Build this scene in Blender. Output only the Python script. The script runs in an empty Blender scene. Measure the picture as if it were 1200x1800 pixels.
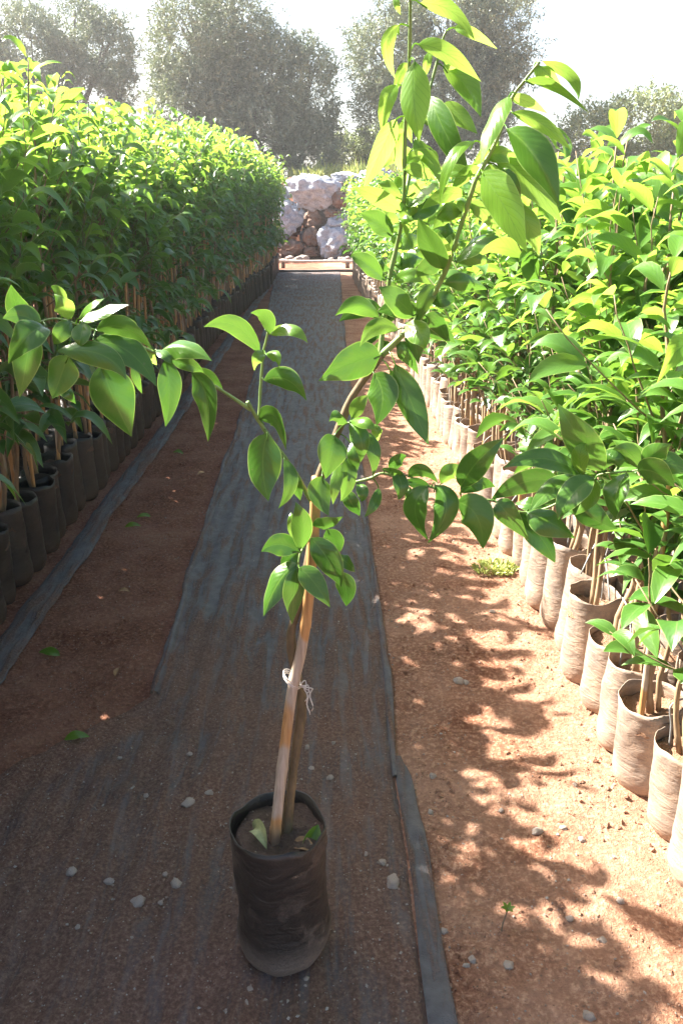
import bpy, bmesh, math, random
import numpy as np
from mathutils import Vector, Matrix, noise as mnoise

# ------------------------------------------------------------------ camera, sky, sun, exposure
scene = bpy.context.scene
COL = scene.collection
cam_d = bpy.data.cameras.new('camera'); cam = bpy.data.objects.new('camera', cam_d); COL.objects.link(cam)
cam_d.sensor_fit = 'VERTICAL'; cam_d.sensor_height = 36.0; cam_d.lens = 1450 / 1800 * 36.0
cam_d.clip_start = 0.05; cam_d.clip_end = 2000
cam.location = (0, 0, 1.5)
cam.rotation_euler = (math.radians(90 - 20.6), 0, -math.radians(1.294))
scene.camera = cam

SUN_AZ = math.radians(-60)      # towards the left of the path's direction (+Y)
SUN_EL = math.radians(41.5)
sun_dir = Vector((math.sin(SUN_AZ) * math.cos(SUN_EL), math.cos(SUN_AZ) * math.cos(SUN_EL), math.sin(SUN_EL)))
world = bpy.data.worlds.new('World'); scene.world = world; world.use_nodes = True
wn = world.node_tree.nodes; wl = world.node_tree.links
sky = wn.new('ShaderNodeTexSky'); sky.sky_type = 'NISHITA'; sky.sun_disc = False
sky.sun_elevation = SUN_EL; sky.sun_rotation = SUN_AZ
sky.dust_density = 3.5; sky.air_density = 1.0; sky.ozone_density = 1.0
bg = wn['Background']; bg.inputs['Strength'].default_value = 0.056
wl.new(sky.outputs['Color'], bg.inputs['Color'])
sd = bpy.data.lights.new('sun', 'SUN'); sd.energy = 5.0; sd.angle = math.radians(0.5); sd.color = (1.0, 0.94, 0.83)
sun = bpy.data.objects.new('sun', sd); COL.objects.link(sun)
sun.rotation_euler = (-sun_dir).to_track_quat('-Z', 'Y').to_euler()
vs = scene.view_settings
vs.view_transform = 'Standard'; vs.look = 'None'; vs.gamma = 1; vs.exposure = 2.72
scene.cycles.max_bounces = 8; scene.cycles.transmission_bounces = 6; scene.cycles.diffuse_bounces = 4

# ------------------------------------------------------------------ noise (vectorised)
def _h(ix, iy, s):
    n = (ix.astype(np.int64) * 374761393 + iy.astype(np.int64) * 668265263 + s * 974634777) & 0x7fffffff
    n = ((n ^ (n >> 13)) * 1274126177) & 0x7fffffff
    return ((n ^ (n >> 16)) & 0xffff) / 65535.0
def vnoise(x, y, s=0):
    x = np.asarray(x, float); y = np.asarray(y, float)
    ix = np.floor(x); iy = np.floor(y); fx = x - ix; fy = y - iy
    fx = fx * fx * (3 - 2 * fx); fy = fy * fy * (3 - 2 * fy)
    a = _h(ix, iy, s); b = _h(ix + 1, iy, s); c = _h(ix, iy + 1, s); d = _h(ix + 1, iy + 1, s)
    return (a + (b - a) * fx) * (1 - fy) + (c + (d - c) * fx) * fy - 0.5
def fbm(x, y, s=0, o=4):
    r = 0; a = 1.0
    for k in range(o):
        r = r + a * vnoise(x * 2 ** k + 17.3 * k, y * 2 ** k - 9.1 * k, s + k); a *= 0.5
    return r
def sstep(a, b, x):
    t = np.clip((np.asarray(x, float) - a) / (b - a), 0, 1); return t * t * (3 - 2 * t)

def gz(x, y):
    """height of the soil"""
    x = np.asarray(x, float); y = np.asarray(y, float)
    near = 1 - sstep(6, 14, y)
    z = 0.03 * fbm(x * 0.9, y * 0.9, 3, 2) + near * (0.014 * fbm(x * 6, y * 6, 11, 3) + 0.011 * fbm(x * 22, y * 22, 23, 3))
    z = z - 0.012
    bank = sstep(24.9, 26.6, y + 0.5 * fbm(x * 0.5, y * 0.2, 7, 2))
    z = z * (1 - bank) + bank * (2.25 + 0.3 * fbm(x * 0.25, y * 0.25, 5, 3))
    return z

# ------------------------------------------------------------------ mesh helpers
class MB:
    """collects quads / triangles with a uv and an 'age' value per vertex; build() links them as ONE mesh object"""
    def __init__(s): s.v = []; s.f = []; s.uv = []; s.age = []; s.n = 0
    def add(s, v, f, uv=None, age=0.0):
        v = np.asarray(v, float).reshape(-1, 3); f = np.asarray(f, int)
        if f.shape[1] == 3: f = np.concatenate([f, -np.ones((len(f), 1), int)], 1)
        s.f.append(np.where(f >= 0, f + s.n, -1)); s.v.append(v)
        s.uv.append(np.zeros((len(v), 2)) if uv is None else np.asarray(uv, float))
        s.age.append(np.full(len(v), age) if np.isscalar(age) else np.asarray(age, float)); s.n += len(v)
    def mesh(s, name, mat, smooth=True):
        V = np.concatenate(s.v); F = np.concatenate(s.f); UV = np.concatenate(s.uv); A = np.concatenate(s.age)
        me = bpy.data.meshes.new(name)
        tri = F[:, 3] < 0; cnt = np.where(tri, 3, 4)
        idx = F[F >= 0]
        me.vertices.add(len(V)); me.vertices.foreach_set('co', V.ravel())
        me.loops.add(len(idx)); me.loops.foreach_set('vertex_index', idx.astype(np.int32))
        me.polygons.add(len(F)); st = np.concatenate([[0], np.cumsum(cnt)[:-1]])
        me.polygons.foreach_set('loop_start', st.astype(np.int32)); me.polygons.foreach_set('loop_total', cnt.astype(np.int32))
        me.polygons.foreach_set('use_smooth', np.full(len(F), smooth))
        me.update(calc_edges=True)
        u = me.uv_layers.new(name='UVMap'); u.data.foreach_set('uv', UV[idx].ravel())
        a = me.attributes.new('age', 'FLOAT', 'POINT'); a.data.foreach_set('value', A)
        me.materials.append(mat); me.validate()
        return me
    def build(s, name, mat, parent=None, smooth=True):
        return link(name, s.mesh(name, mat, smooth), parent)
def link(name, me, parent=None):
    o = bpy.data.objects.new(name, me); COL.objects.link(o)
    if parent: o.parent = parent
    return o
def tag(o, label=None, cat=None, group=None, kind=None):
    if label: o['label'] = label
    if cat: o['category'] = cat
    if group: o['group'] = group
    if kind: o['kind'] = kind
    return o
def thing(name, label, cat, loc=(0, 0, 0), rz=0, group=None):
    o = bpy.data.objects.new(name, None); COL.objects.link(o); o.empty_display_size = 0.1
    o.location = loc; o.rotation_euler = (0, 0, rz)
    return tag(o, label, cat, group)
def dup(root, children, name, loc, rz, sc, label, group):
    r = root.copy(); r.name = name; COL.objects.link(r); r.location = loc; r.rotation_euler = (0, 0, rz); r.scale = sc
    r['label'] = label; r['group'] = group
    for c in children:
        k = c.copy(); COL.objects.link(k); k.parent = r
    return r
def unit(a): return a / np.maximum(np.linalg.norm(a, axis=-1, keepdims=True), 1e-9)

def tube(mb, pts, rad, n=7, age=0.0, cap=True, lump=0.0):
    P = np.asarray(pts, float); R = np.broadcast_to(np.asarray(rad, float), (len(P),))
    T = unit(np.gradient(P, axis=0)); ref = np.array([0, 0, 1.0]) if abs(T[0, 2]) < 0.9 else np.array([1.0, 0, 0])
    U = unit(np.cross(T, ref)); W = np.cross(T, U)
    a = np.arange(n) / n * 2 * math.pi
    ring = P[:, None, :] + R[:, None, None] * (np.cos(a)[None, :, None] * U[:, None, :] + np.sin(a)[None, :, None] * W[:, None, :])
    if lump: ring = P[:, None, :] + (ring - P[:, None, :]) * (1 + lump * (np.random.RandomState(len(P)).rand(len(P), n, 1) - 0.5))
    i, j = np.meshgrid(np.arange(len(P) - 1), np.arange(n), indexing='ij'); j2 = (j + 1) % n
    f = np.stack([i * n + j, i * n + j2, (i + 1) * n + j2, (i + 1) * n + j], -1).reshape(-1, 4)
    L = np.concatenate([[0], np.cumsum(np.linalg.norm(np.diff(P, axis=0), axis=1))])
    uv = np.stack(np.broadcast_arrays(a[None, :] / 6.283, L[:, None]), -1).reshape(-1, 2)
    v = ring.reshape(-1, 3)
    if cap:
        m = len(v); v = np.concatenate([v, P[:1], P[-1:]]); uv = np.concatenate([uv, [[0, 0], [0, L[-1]]]])
        mb.add(v, f, uv, age)
        k = np.arange(n); base = mb.n - len(v)
        c0 = np.stack([(k + 1) % n, k, np.full(n, m), -np.ones(n, int)], -1)
        e = (len(P) - 1) * n
        c1 = np.stack([e + k, e + (k + 1) % n, np.full(n, m + 1), -np.ones(n, int)], -1)
        q = np.concatenate([c0, c1]); mb.f.append(np.where(q >= 0, q + base, -1))
    else: mb.add(v, f, uv, age)
def smooth_path(pts, k=4):
    P = np.asarray(pts, float); n = len(P)
    if n < 3: return P
    Q = np.concatenate([[2 * P[0] - P[1]], P, [2 * P[-1] - P[-2]]]); out = []
    for i in range(n - 1):
        p0, p1, p2, p3 = Q[i:i + 4]
        for t in np.arange(k) / k:
            out.append(0.5 * (2 * p1 + (p2 - p0) * t + (2 * p0 - 5 * p1 + 4 * p2 - p3) * t * t + (3 * p1 - p0 - 3 * p2 + p3) * t ** 3))
    return np.array(out + [P[-1]])

def leaves(mb, B, M, T, Wd, N, age, fold=0.35, ns=6, na=2, wave=0.0, seed=0, cup=0.0):
    """curved lemon leaves: base, middle and tip of the midrib, width, face normal; each folded along its midrib"""
    B, M, T, N = [np.asarray(a, float) for a in (B, M, T, N)]; Wd = np.asarray(Wd, float); age = np.asarray(age, float); K = len(B)
    rs = np.random.RandomState(seed + 1)
    C = 2 * M - 0.5 * (B + T)
    s = np.linspace(0, 1, ns)
    prof = (s ** 0.78) * (1 - s) ** 1.12; prof = prof / (0.78 / 1.90) ** 0.78 / (1.12 / 1.90) ** 1.12; prof[-1] = 0.0; prof[0] = 0.04
    P = ((1 - s) ** 2)[None, :, None] * B[:, None] + (2 * s * (1 - s))[None, :, None] * C[:, None] + (s ** 2)[None, :, None] * T[:, None]
    D = unit((2 * (1 - s))[None, :, None] * (C - B)[:, None] + (2 * s)[None, :, None] * (T - C)[:, None])
    S = unit(np.cross(D, N[:, None, :])); U = np.cross(S, D)
    a = np.linspace(-1, 1, 2 * na + 1)
    hw = (Wd / 2)[:, None, None] * prof[None, :, None] * a[None, None, :]
    fo = np.broadcast_to(np.asarray(fold, float), (K,))[:, None, None]
    lift = np.abs(hw) * fo - cup * hw * hw / np.maximum((Wd / 2)[:, None, None], 1e-6)
    if wave:
        ph = rs.rand(K, 1, 1) * 6.28; fr = 9 + 7 * rs.rand(K, 1, 1)
        lift = lift + wave * (Wd)[:, None, None] * (np.abs(a) ** 2)[None, None, :] * np.sin(fr * s[None, :, None] + ph + 1.5 * a[None, None, :]) * np.minimum(prof, .8)[None, :, None]
    V = P[:, :, None, :] + S[:, :, None, :] * hw[..., None] + U[:, :, None, :] * lift[..., None]
    c = 2 * na + 1
    i, j = np.meshgrid(np.arange(ns - 1), np.arange(c - 1), indexing='ij')
    f = np.stack([i * c + j, i * c + j + 1, (i + 1) * c + j + 1, (i + 1) * c + j], -1).reshape(-1, 4)
    F = (f[None] + (np.arange(K) * ns * c)[:, None, None]).reshape(-1, 4)
    uv = np.stack(np.broadcast_arrays((a[None, :] + 1) / 2, s[:, None]), -1)
    uv = np.broadcast_to(uv[None], (K, ns, c, 2)).reshape(-1, 2)
    mb.add(V.reshape(-1, 3), F, uv, np.repeat(age, ns * c))

# ------------------------------------------------------------------ materials
def new_mat(name):
    m = bpy.data.materials.new(name); m.use_nodes = True
    nt = m.node_tree; return m, nt, nt.nodes, nt.links, nt.nodes['Principled BSDF']
def nd(N, t, **kw):
    n = N.new(t)
    for k, v in kw.items(): setattr(n, k, v)
    return n
def noise_tex(nt, scale, detail=4, rough=0.55, vec=None, dist=0.0):
    n = nt.nodes.new('ShaderNodeTexNoise'); n.inputs['Scale'].default_value = scale; n.inputs['Detail'].default_value = detail
    n.inputs['Roughness'].default_value = rough; n.inputs['Distortion'].default_value = dist
    if vec is not None: nt.links.new(vec, n.inputs['Vector'])
    return n
def ramp(nt, fac, stops, interp='LINEAR'):
    r = nt.nodes.new('ShaderNodeValToRGB'); r.color_ramp.interpolation = interp; el = r.color_ramp.elements
    while len(el) < len(stops): el.new(0.5)
    for e, (p, c) in zip(el, stops): e.position = p; e.color = c if len(c) == 4 else (*c, 1)
    nt.links.new(fac, r.inputs['Fac']); return r
def mix(nt, fac, a, b, mode='MIX'):
    m = nt.nodes.new('ShaderNodeMix'); m.data_type = 'RGBA'; m.blend_type = mode
    for k, v in ((0, fac), (6, a), (7, b)):
        if hasattr(v, 'links') or isinstance(v, bpy.types.NodeSocket): nt.links.new(v, m.inputs[k])
        elif isinstance(v, (int, float)): m.inputs[k].default_value = v
        else: m.inputs[k].default_value = (*v, 1)
    return m.outputs[2]
def math_n(nt, op, a, b=None, clamp=False):
    m = nt.nodes.new('ShaderNodeMath'); m.operation = op; m.use_clamp = clamp
    for k, v in ((0, a), (1, b)):
        if v is None: continue
        if isinstance(v, bpy.types.NodeSocket): nt.links.new(v, m.inputs[k])
        else: m.inputs[k].default_value = v
    return m.outputs[0]
def bump(nt, h, strength, dist=0.01, normal=None):
    b = nt.nodes.new('ShaderNodeBump'); b.inputs['Strength'].default_value = strength; b.inputs['Distance'].default_value = dist
    nt.links.new(h, b.inputs['Height'])
    if normal is not None: nt.links.new(normal, b.inputs['Normal'])
    return b.outputs['Normal']
def objcoord(nt, scale=(1, 1, 1), kind='Object'):
    t = nt.nodes.new('ShaderNodeTexCoord'); m = nt.nodes.new('ShaderNodeMapping'); m.inputs['Scale'].default_value = scale
    nt.links.new(t.outputs[kind], m.inputs['Vector']); return m.outputs['Vector']

def leaf_mat(name, dark, young, tdark, tyoung, trans=0.42, veins=True, rough=0.36):
    m, nt, N, L, P = new_mat(name)
    at = nd(N, 'ShaderNodeAttribute', attribute_name='age')
    uv = nd(N, 'ShaderNodeUVMap'); sx = nd(N, 'ShaderNodeSeparateXYZ'); L.new(uv.outputs[0], sx.inputs[0])
    tc = nd(N, 'ShaderNodeTexCoord')
    nz = noise_tex(nt, 55, 3, 0.6, tc.outputs['Object'])
    base = mix(nt, at.outputs['Fac'], dark, young)
    base = mix(nt, math_n(nt, 'MULTIPLY', nz.outputs[0], 0.35), base, young)
    tr = mix(nt, at.outputs['Fac'], tdark, tyoung)
    u = math_n(nt, 'ABSOLUTE', math_n(nt, 'SUBTRACT', sx.outputs[0], 0.5))
    rib = ramp(nt, u, [(0.0, (1, 1, 1)), (0.035, (0, 0, 0))]).outputs[0]
    if veins:
        w = math_n(nt, 'SUBTRACT', math_n(nt, 'MULTIPLY', sx.outputs[1], 9.0), math_n(nt, 'MULTIPLY', u, 5.0))
        fr = math_n(nt, 'ABSOLUTE', math_n(nt, 'SUBTRACT', math_n(nt, 'FRACT', w), 0.5))
        v = ramp(nt, fr, [(0.0, (1, 1, 1)), (0.09, (0, 0, 0))]).outputs[0]
        base = mix(nt, math_n(nt, 'MULTIPLY', rib, 0.55), base, (young[0] * 1.5, young[1] * 1.25, young[2] * 2.2))
        tr = mix(nt, math_n(nt, 'MULTIPLY', v, 0.42), tr, tdark)
        tr = mix(nt, math_n(nt, 'MULTIPLY', rib, 0.5), tr, tdark)
        mg = ramp(nt, u, [(0.462, (0, 0, 0)), (0.492, (1, 1, 1))]).outputs[0]
        sp = ramp(nt, noise_tex(nt, 130, 2, 0.5, tc.outputs['Object']).outputs[0], [(0.70, (0, 0, 0)), (0.76, (1, 1, 1))]).outputs[0]
        base = mix(nt, math_n(nt, 'MULTIPLY', sp, 0.35), base, (0.22, 0.19, 0.10))
        base = mix(nt, math_n(nt, 'MULTIPLY', mg, 0.6), base, (0.38, 0.46, 0.16))  # edge glint put into the leaf colour as a pale margin
        tr = mix(nt, math_n(nt, 'MULTIPLY', mg, 0.5), tr, tyoung)
        h = math_n(nt, 'SUBTRACT', fr, math_n(nt, 'MULTIPLY', rib, 0.6))
        nrm = bump(nt, h, 0.09, 0.004)
        nrm = bump(nt, nz.outputs[0], 0.15, 0.003, nrm)
        L.new(nrm, P.inputs['Normal'])
    L.new(base, P.inputs['Base Color']); P.inputs['Roughness'].default_value = rough
    P.inputs['Specular IOR Level'].default_value = 0.5
    t = nd(N, 'ShaderNodeBsdfTranslucent'); L.new(tr, t.inputs['Color'])
    mx = nd(N, 'ShaderNodeMixShader'); L.new(math_n(nt, 'ADD', math_n(nt, 'MULTIPLY', at.outputs['Fac'], 0.32 if veins else 0.2), trans - 0.17), mx.inputs[0])
    L.new(P.outputs[0], mx.inputs[1]); L.new(t.outputs[0], mx.inputs[2]); L.new(mx.outputs[0], N['Material Output'].inputs[0])
    return m

M_LEAF_HERO = leaf_mat('lemon_leaf', (0.032, 0.098, 0.016), (0.12, 0.25, 0.025), (0.035, 0.145, 0.014), (0.44, 0.64, 0.10), rough=0.25)
M_LEAF_ROW = leaf_mat('hedge_leaf', (0.030, 0.092, 0.020), (0.11, 0.24, 0.035), (0.05, 0.18, 0.018), (0.45, 0.68, 0.08))
M_LEAF_MASS = leaf_mat('row_leaf', (0.030, 0.092, 0.020), (0.11, 0.24, 0.035), (0.05, 0.18, 0.018), (0.45, 0.68, 0.08), veins=False)
M_OLIVE = leaf_mat('olive_leaf', (0.12, 0.155, 0.095), (0.32, 0.36, 0.27), (0.12, 0.17, 0.05), (0.20, 0.22, 0.08), trans=0.25, veins=False, rough=0.5)
M_BUSHLEAF = leaf_mat('bush_leaf', (0.15, 0.19, 0.09), (0.32, 0.36, 0.2), (0.2, 0.27, 0.08), (0.4, 0.46, 0.16), trans=0.3, veins=False, rough=0.5)
M_GRASS = leaf_mat('dry_grass', (0.16, 0.24, 0.05), (0.34, 0.38, 0.12), (0.24, 0.34, 0.06), (0.45, 0.45, 0.12), trans=0.35, veins=False, rough=0.6)

def bark_mat(name, c1, c2, scale=60, rough=0.75, stretch=0.15, bstr=0.5):
    m, nt, N, L, P = new_mat(name)
    v = objcoord(nt, (1, 1, stretch)); n = noise_tex(nt, scale, 5, 0.65, v)
    n2 = noise_tex(nt, scale * 0.2, 3, 0.5, objcoord(nt))
    c = ramp(nt, n.outputs[0], [(0.3, c1), (0.7, c2)]).outputs[0]
    c = mix(nt, math_n(nt, 'MULTIPLY', n2.outputs[0], 0.6), c, c1)
    L.new(c, P.inputs['Base Color']); P.inputs['Roughness'].default_value = rough
    L.new(bump(nt, n.outputs[0], bstr, 0.003), P.inputs['Normal']); return m
M_TWIG = bark_mat('green_twig', (0.11, 0.19, 0.04), (0.20, 0.28, 0.08), 90, 0.5)
M_TRUNK = bark_mat('sapling_bark', (0.085, 0.06, 0.03), (0.25, 0.17, 0.085), 70, 0.8, 0.3, 0.9)
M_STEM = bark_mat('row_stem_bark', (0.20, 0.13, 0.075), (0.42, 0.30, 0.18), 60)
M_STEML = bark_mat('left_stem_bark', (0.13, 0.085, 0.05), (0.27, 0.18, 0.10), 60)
M_OBARK = bark_mat('olive_bark', (0.06, 0.05, 0.04), (0.17, 0.15, 0.12), 9)

def cane_mat():
    m, nt, N, L, P = new_mat('bamboo_cane')
    uv = nd(N, 'ShaderNodeUVMap'); sx = nd(N, 'ShaderNodeSeparateXYZ'); L.new(uv.outputs[0], sx.inputs[0])
    v = objcoord(nt, (1, 1, 0.06)); st = noise_tex(nt, 140, 4, 0.6, v)
    c = ramp(nt, st.outputs[0], [(0.3, (0.30, 0.145, 0.055)), (0.65, (0.52, 0.29, 0.115))]).outputs[0]
    sh = noise_tex(nt, 9, 2, 0.4, objcoord(nt, (1, 1, 0.55)))
    mask = ramp(nt, sh.outputs[0], [(0.49, (0, 0, 0)), (0.515, (1, 1, 1))]).outputs[0]
    sheath = ramp(nt, st.outputs[0], [(0.3, (0.27, 0.20, 0.15)), (0.7, (0.52, 0.42, 0.33))]).outputs[0]
    c = mix(nt, mask, c, sheath)
    foot = ramp(nt, sx.outputs[1], [(0.0, (1, 1, 1)), (0.07, (0, 0, 0))]).outputs[0]
    c = mix(nt, math_n(nt, 'MULTIPLY', foot, 0.7), c, (0.16, 0.15, 0.15))
    L.new(c, P.inputs['Base Color']); P.inputs['Roughness'].default_value = 0.5
    L.new(bump(nt, math_n(nt, 'ADD', st.outputs[0], mask), 0.35, 0.002), P.inputs['Normal']); return m
M_CANE = cane_mat()

def bag_mat(name, c1, c2, dust, amount, crinkle=0.8, rough=0.45):
    m, nt, N, L, P = new_mat(name)
    oi = nd(N, 'ShaderNodeObjectInfo')
    tc = nd(N, 'ShaderNodeTexCoord'); ad = nd(N, 'ShaderNodeVectorMath', operation='ADD'); L.new(tc.outputs['Object'], ad.inputs[0]); L.new(oi.outputs['Location'], ad.inputs[1])
    def mp(s):
        q = nd(N, 'ShaderNodeMapping'); q.inputs['Scale'].default_value = s; L.new(ad.outputs[0], q.inputs['Vector']); return q.outputs[0]
    cr = noise_tex(nt, 13, 5, 0.55, mp((1, 1, 2.6)), 1.6)
    cr2 = noise_tex(nt, 60, 3, 0.6, mp((1, 1, 3.0)))
    du = noise_tex(nt, 9, 5, 0.7, mp((1, 1, 1)))
    sp = noise_tex(nt, 260, 2, 0.5, mp((1, 1, 1)))
    c = ramp(nt, cr.outputs[0], [(0.3, c1), (0.75, c2)]).outputs[0]
    f = ramp(nt, du.outputs[0], [(0.62 - amount * 0.5, (0, 0, 0)), (0.9 - amount * 0.4, (1, 1, 1))]).outputs[0]
    sz = nd(N, 'ShaderNodeSeparateXYZ'); L.new(tc.outputs['Object'], sz.inputs[0])
    low = ramp(nt, math_n(nt, 'ADD', sz.outputs[2], math_n(nt, 'MULTIPLY', du.outputs[0], 0.05)), [(0.06, (1, 1, 1)), (0.12, (0, 0, 0))]).outputs[0]
    f = math_n(nt, 'MAXIMUM', f, math_n(nt, 'MULTIPLY', low, 0.85))
    f = math_n(nt, 'MULTIPLY', f, ramp(nt, sp.outputs[0], [(0.3, (0.4, 0.4, 0.4)), (0.6, (1, 1, 1))]).outputs[0])
    c = mix(nt, math_n(nt, 'MULTIPLY', f, 0.85), c, dust)
    L.new(c, P.inputs['Base Color'])
    L.new(math_n(nt, 'ADD', math_n(nt, 'MULTIPLY', f, 0.4), rough, True), P.inputs['Roughness'])
    nrm = bump(nt, cr.outputs[0], crinkle, 0.012); nrm = bump(nt, cr2.outputs[0], crinkle * 0.4, 0.004, nrm)
    L.new(nrm, P.inputs['Normal']); return m
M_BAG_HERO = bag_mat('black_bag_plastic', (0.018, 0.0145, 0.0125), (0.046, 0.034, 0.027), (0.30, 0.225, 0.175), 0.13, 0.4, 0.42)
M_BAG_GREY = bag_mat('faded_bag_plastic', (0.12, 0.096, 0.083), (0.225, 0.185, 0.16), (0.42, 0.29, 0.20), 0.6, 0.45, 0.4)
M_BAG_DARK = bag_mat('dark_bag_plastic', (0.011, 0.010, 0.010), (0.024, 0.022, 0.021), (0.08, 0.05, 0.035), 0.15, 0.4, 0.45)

def soil_mat(name, stops, stone=0.5, patch=True):
    m, nt, N, L, P = new_mat(name)
    v = objcoord(nt)
    a = noise_tex(nt, 3.0, 6, 0.65, v); b = noise_tex(nt, 70, 5, 0.7, v); g = noise_tex(nt, 420, 2, 0.5, v)
    c = ramp(nt, b.outputs[0], stops).outputs[0]
    c = mix(nt, ramp(nt, a.outputs[0], [(0.35, (0, 0, 0)), (0.7, (0.55, 0.55, 0.55))]).outputs[0], c, (stops[-1][1][0] * 1.1, stops[-1][1][1] * 1.15, stops[-1][1][2] * 1.25))
    vo = nd(N, 'ShaderNodeTexVoronoi'); vo.inputs['Scale'].default_value = 130; L.new(v, vo.inputs['Vector'])
    sep = nd(N, 'ShaderNodeSeparateColor'); L.new(vo.outputs['Color'], sep.inputs[0])
    pick = ramp(nt, sep.outputs[0], [(0.86, (0, 0, 0)), (0.88, (1, 1, 1))], 'LINEAR').outputs[0]
    pe = math_n(nt, 'MULTIPLY', pick, ramp(nt, vo.outputs['Distance'], [(0.28, (1, 1, 1)), (0.36, (0, 0, 0))]).outputs[0])
    pc = ramp(nt, sep.outputs[1], [(0, (0.16, 0.10, 0.075)), (0.6, (0.34, 0.23, 0.17)), (1, (0.48, 0.40, 0.34))]).outputs[0]
    if patch:                                                   # paler soil towards the right, darker and redder towards the left
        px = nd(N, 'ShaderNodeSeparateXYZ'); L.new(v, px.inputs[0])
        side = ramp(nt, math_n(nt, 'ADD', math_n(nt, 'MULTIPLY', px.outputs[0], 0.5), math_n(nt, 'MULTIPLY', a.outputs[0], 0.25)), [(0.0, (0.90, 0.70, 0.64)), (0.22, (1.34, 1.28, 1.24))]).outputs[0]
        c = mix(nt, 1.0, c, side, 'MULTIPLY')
    c = mix(nt, math_n(nt, 'MULTIPLY', pe, stone), c, pc)
    L.new(c, P.inputs['Base Color']); P.inputs['Roughness'].default_value = 0.95; P.inputs['Specular IOR Level'].default_value = 0.2
    h = math_n(nt, 'ADD', b.outputs[0], math_n(nt, 'MULTIPLY', g.outputs[0], 0.25))
    h = math_n(nt, 'ADD', h, math_n(nt, 'MULTIPLY', pe, 0.35))
    L.new(bump(nt, h, 1.0, 0.022), P.inputs['Normal']); return m
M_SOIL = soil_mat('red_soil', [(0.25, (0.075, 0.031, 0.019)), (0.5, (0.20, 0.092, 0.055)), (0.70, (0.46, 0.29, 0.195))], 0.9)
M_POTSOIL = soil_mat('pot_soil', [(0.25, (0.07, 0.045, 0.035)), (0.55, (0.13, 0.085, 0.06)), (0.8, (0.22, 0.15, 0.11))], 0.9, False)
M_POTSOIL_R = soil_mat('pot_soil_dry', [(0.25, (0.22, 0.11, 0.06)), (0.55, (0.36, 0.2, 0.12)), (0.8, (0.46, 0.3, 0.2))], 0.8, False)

def fabric_mat():
    m, nt, N, L, P = new_mat('weed_fabric')
    v = objcoord(nt)
    st = noise_tex(nt, 9, 4, 0.6, objcoord(nt, (3.1, 0.36, 1)), 0.6)
    dn = noise_tex(nt, 2.2, 6, 0.65, v); fine = noise_tex(nt, 110, 4, 0.7, v); grain = noise_tex(nt, 480, 2, 0.5, v)
    cloth = ramp(nt, noise_tex(nt, 30, 3, 0.5, v).outputs[0], [(0.3, (0.056, 0.058, 0.066)), (0.7, (0.108, 0.112, 0.125))]).outputs[0]
    dirt = ramp(nt, fine.outputs[0], [(0.3, (0.074, 0.042, 0.031)), (0.5, (0.135, 0.078, 0.057)), (0.75, (0.245, 0.157, 0.12))]).outputs[0]
    at = nd(N, 'ShaderNodeAttribute', attribute_name='age')
    d = math_n(nt, 'ADD', math_n(nt, 'MULTIPLY', st.outputs[0], 1.6), math_n(nt, 'MULTIPLY', dn.outputs[0], 0.40))
    d = math_n(nt, 'ADD', d, math_n(nt, 'SUBTRACT', at.outputs['Fac'], 0.5))
    d = math_n(nt, 'ADD', d, math_n(nt, 'MULTIPLY', fine.outputs[0], 0.22))
    f = ramp(nt, math_n(nt, 'MULTIPLY', d, 0.5), [(0.525, (0.12, 0.12, 0.12)), (0.66, (1, 1, 1))]).outputs[0]
    c = mix(nt, f, cloth, dirt)
    red = ramp(nt, fine.outputs[0], [(0.25, (0.075, 0.031, 0.019)), (0.5, (0.17, 0.080, 0.05)), (0.72, (0.36, 0.22, 0.15))]).outputs[0]
    c = mix(nt, math_n(nt, 'MULTIPLY', ramp(nt, math_n(nt, 'MULTIPLY', math_n(nt, 'ADD', at.outputs['Fac'], math_n(nt, 'MULTIPLY', dn.outputs[0], 0.9)), 0.5), [(0.50, (0, 0, 0)), (0.68, (1, 1, 1))]).outputs[0], 1.0), c, red)
    vo = nd(N, 'ShaderNodeTexVoronoi'); vo.inputs['Scale'].default_value = 150; L.new(v, vo.inputs['Vector'])
    sep = nd(N, 'ShaderNodeSeparateColor'); L.new(vo.outputs['Color'], sep.inputs[0])
    pick = ramp(nt, sep.outputs[0], [(0.87, (0, 0, 0)), (0.89, (1, 1, 1))]).outputs[0]
    pe = math_n(nt, 'MULTIPLY', math_n(nt, 'MULTIPLY', pick, f), ramp(nt, vo.outputs['Distance'], [(0.24, (1, 1, 1)), (0.34, (0, 0, 0))]).outputs[0])
    c = mix(nt, math_n(nt, 'MULTIPLY', pe, 0.85), c, ramp(nt, sep.outputs[1], [(0, (0.16, 0.115, 0.095)), (0.6, (0.34, 0.27, 0.22)), (1, (0.46, 0.42, 0.38))]).outputs[0])
    L.new(c, P.inputs['Base Color'])
    L.new(math_n(nt, 'ADD', math_n(nt, 'MULTIPLY', f, 0.35), 0.55, True), P.inputs['Roughness'])
    h = math_n(nt, 'ADD', math_n(nt, 'MULTIPLY', fine.outputs[0], f), math_n(nt, 'MULTIPLY', grain.outputs[0], 0.3))
    h = math_n(nt, 'ADD', h, math_n(nt, 'MULTIPLY', pe, 0.5))
    L.new(bump(nt, h, 0.9, 0.014), P.inputs['Normal']); return m
M_FABRIC = fabric_mat()

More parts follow.
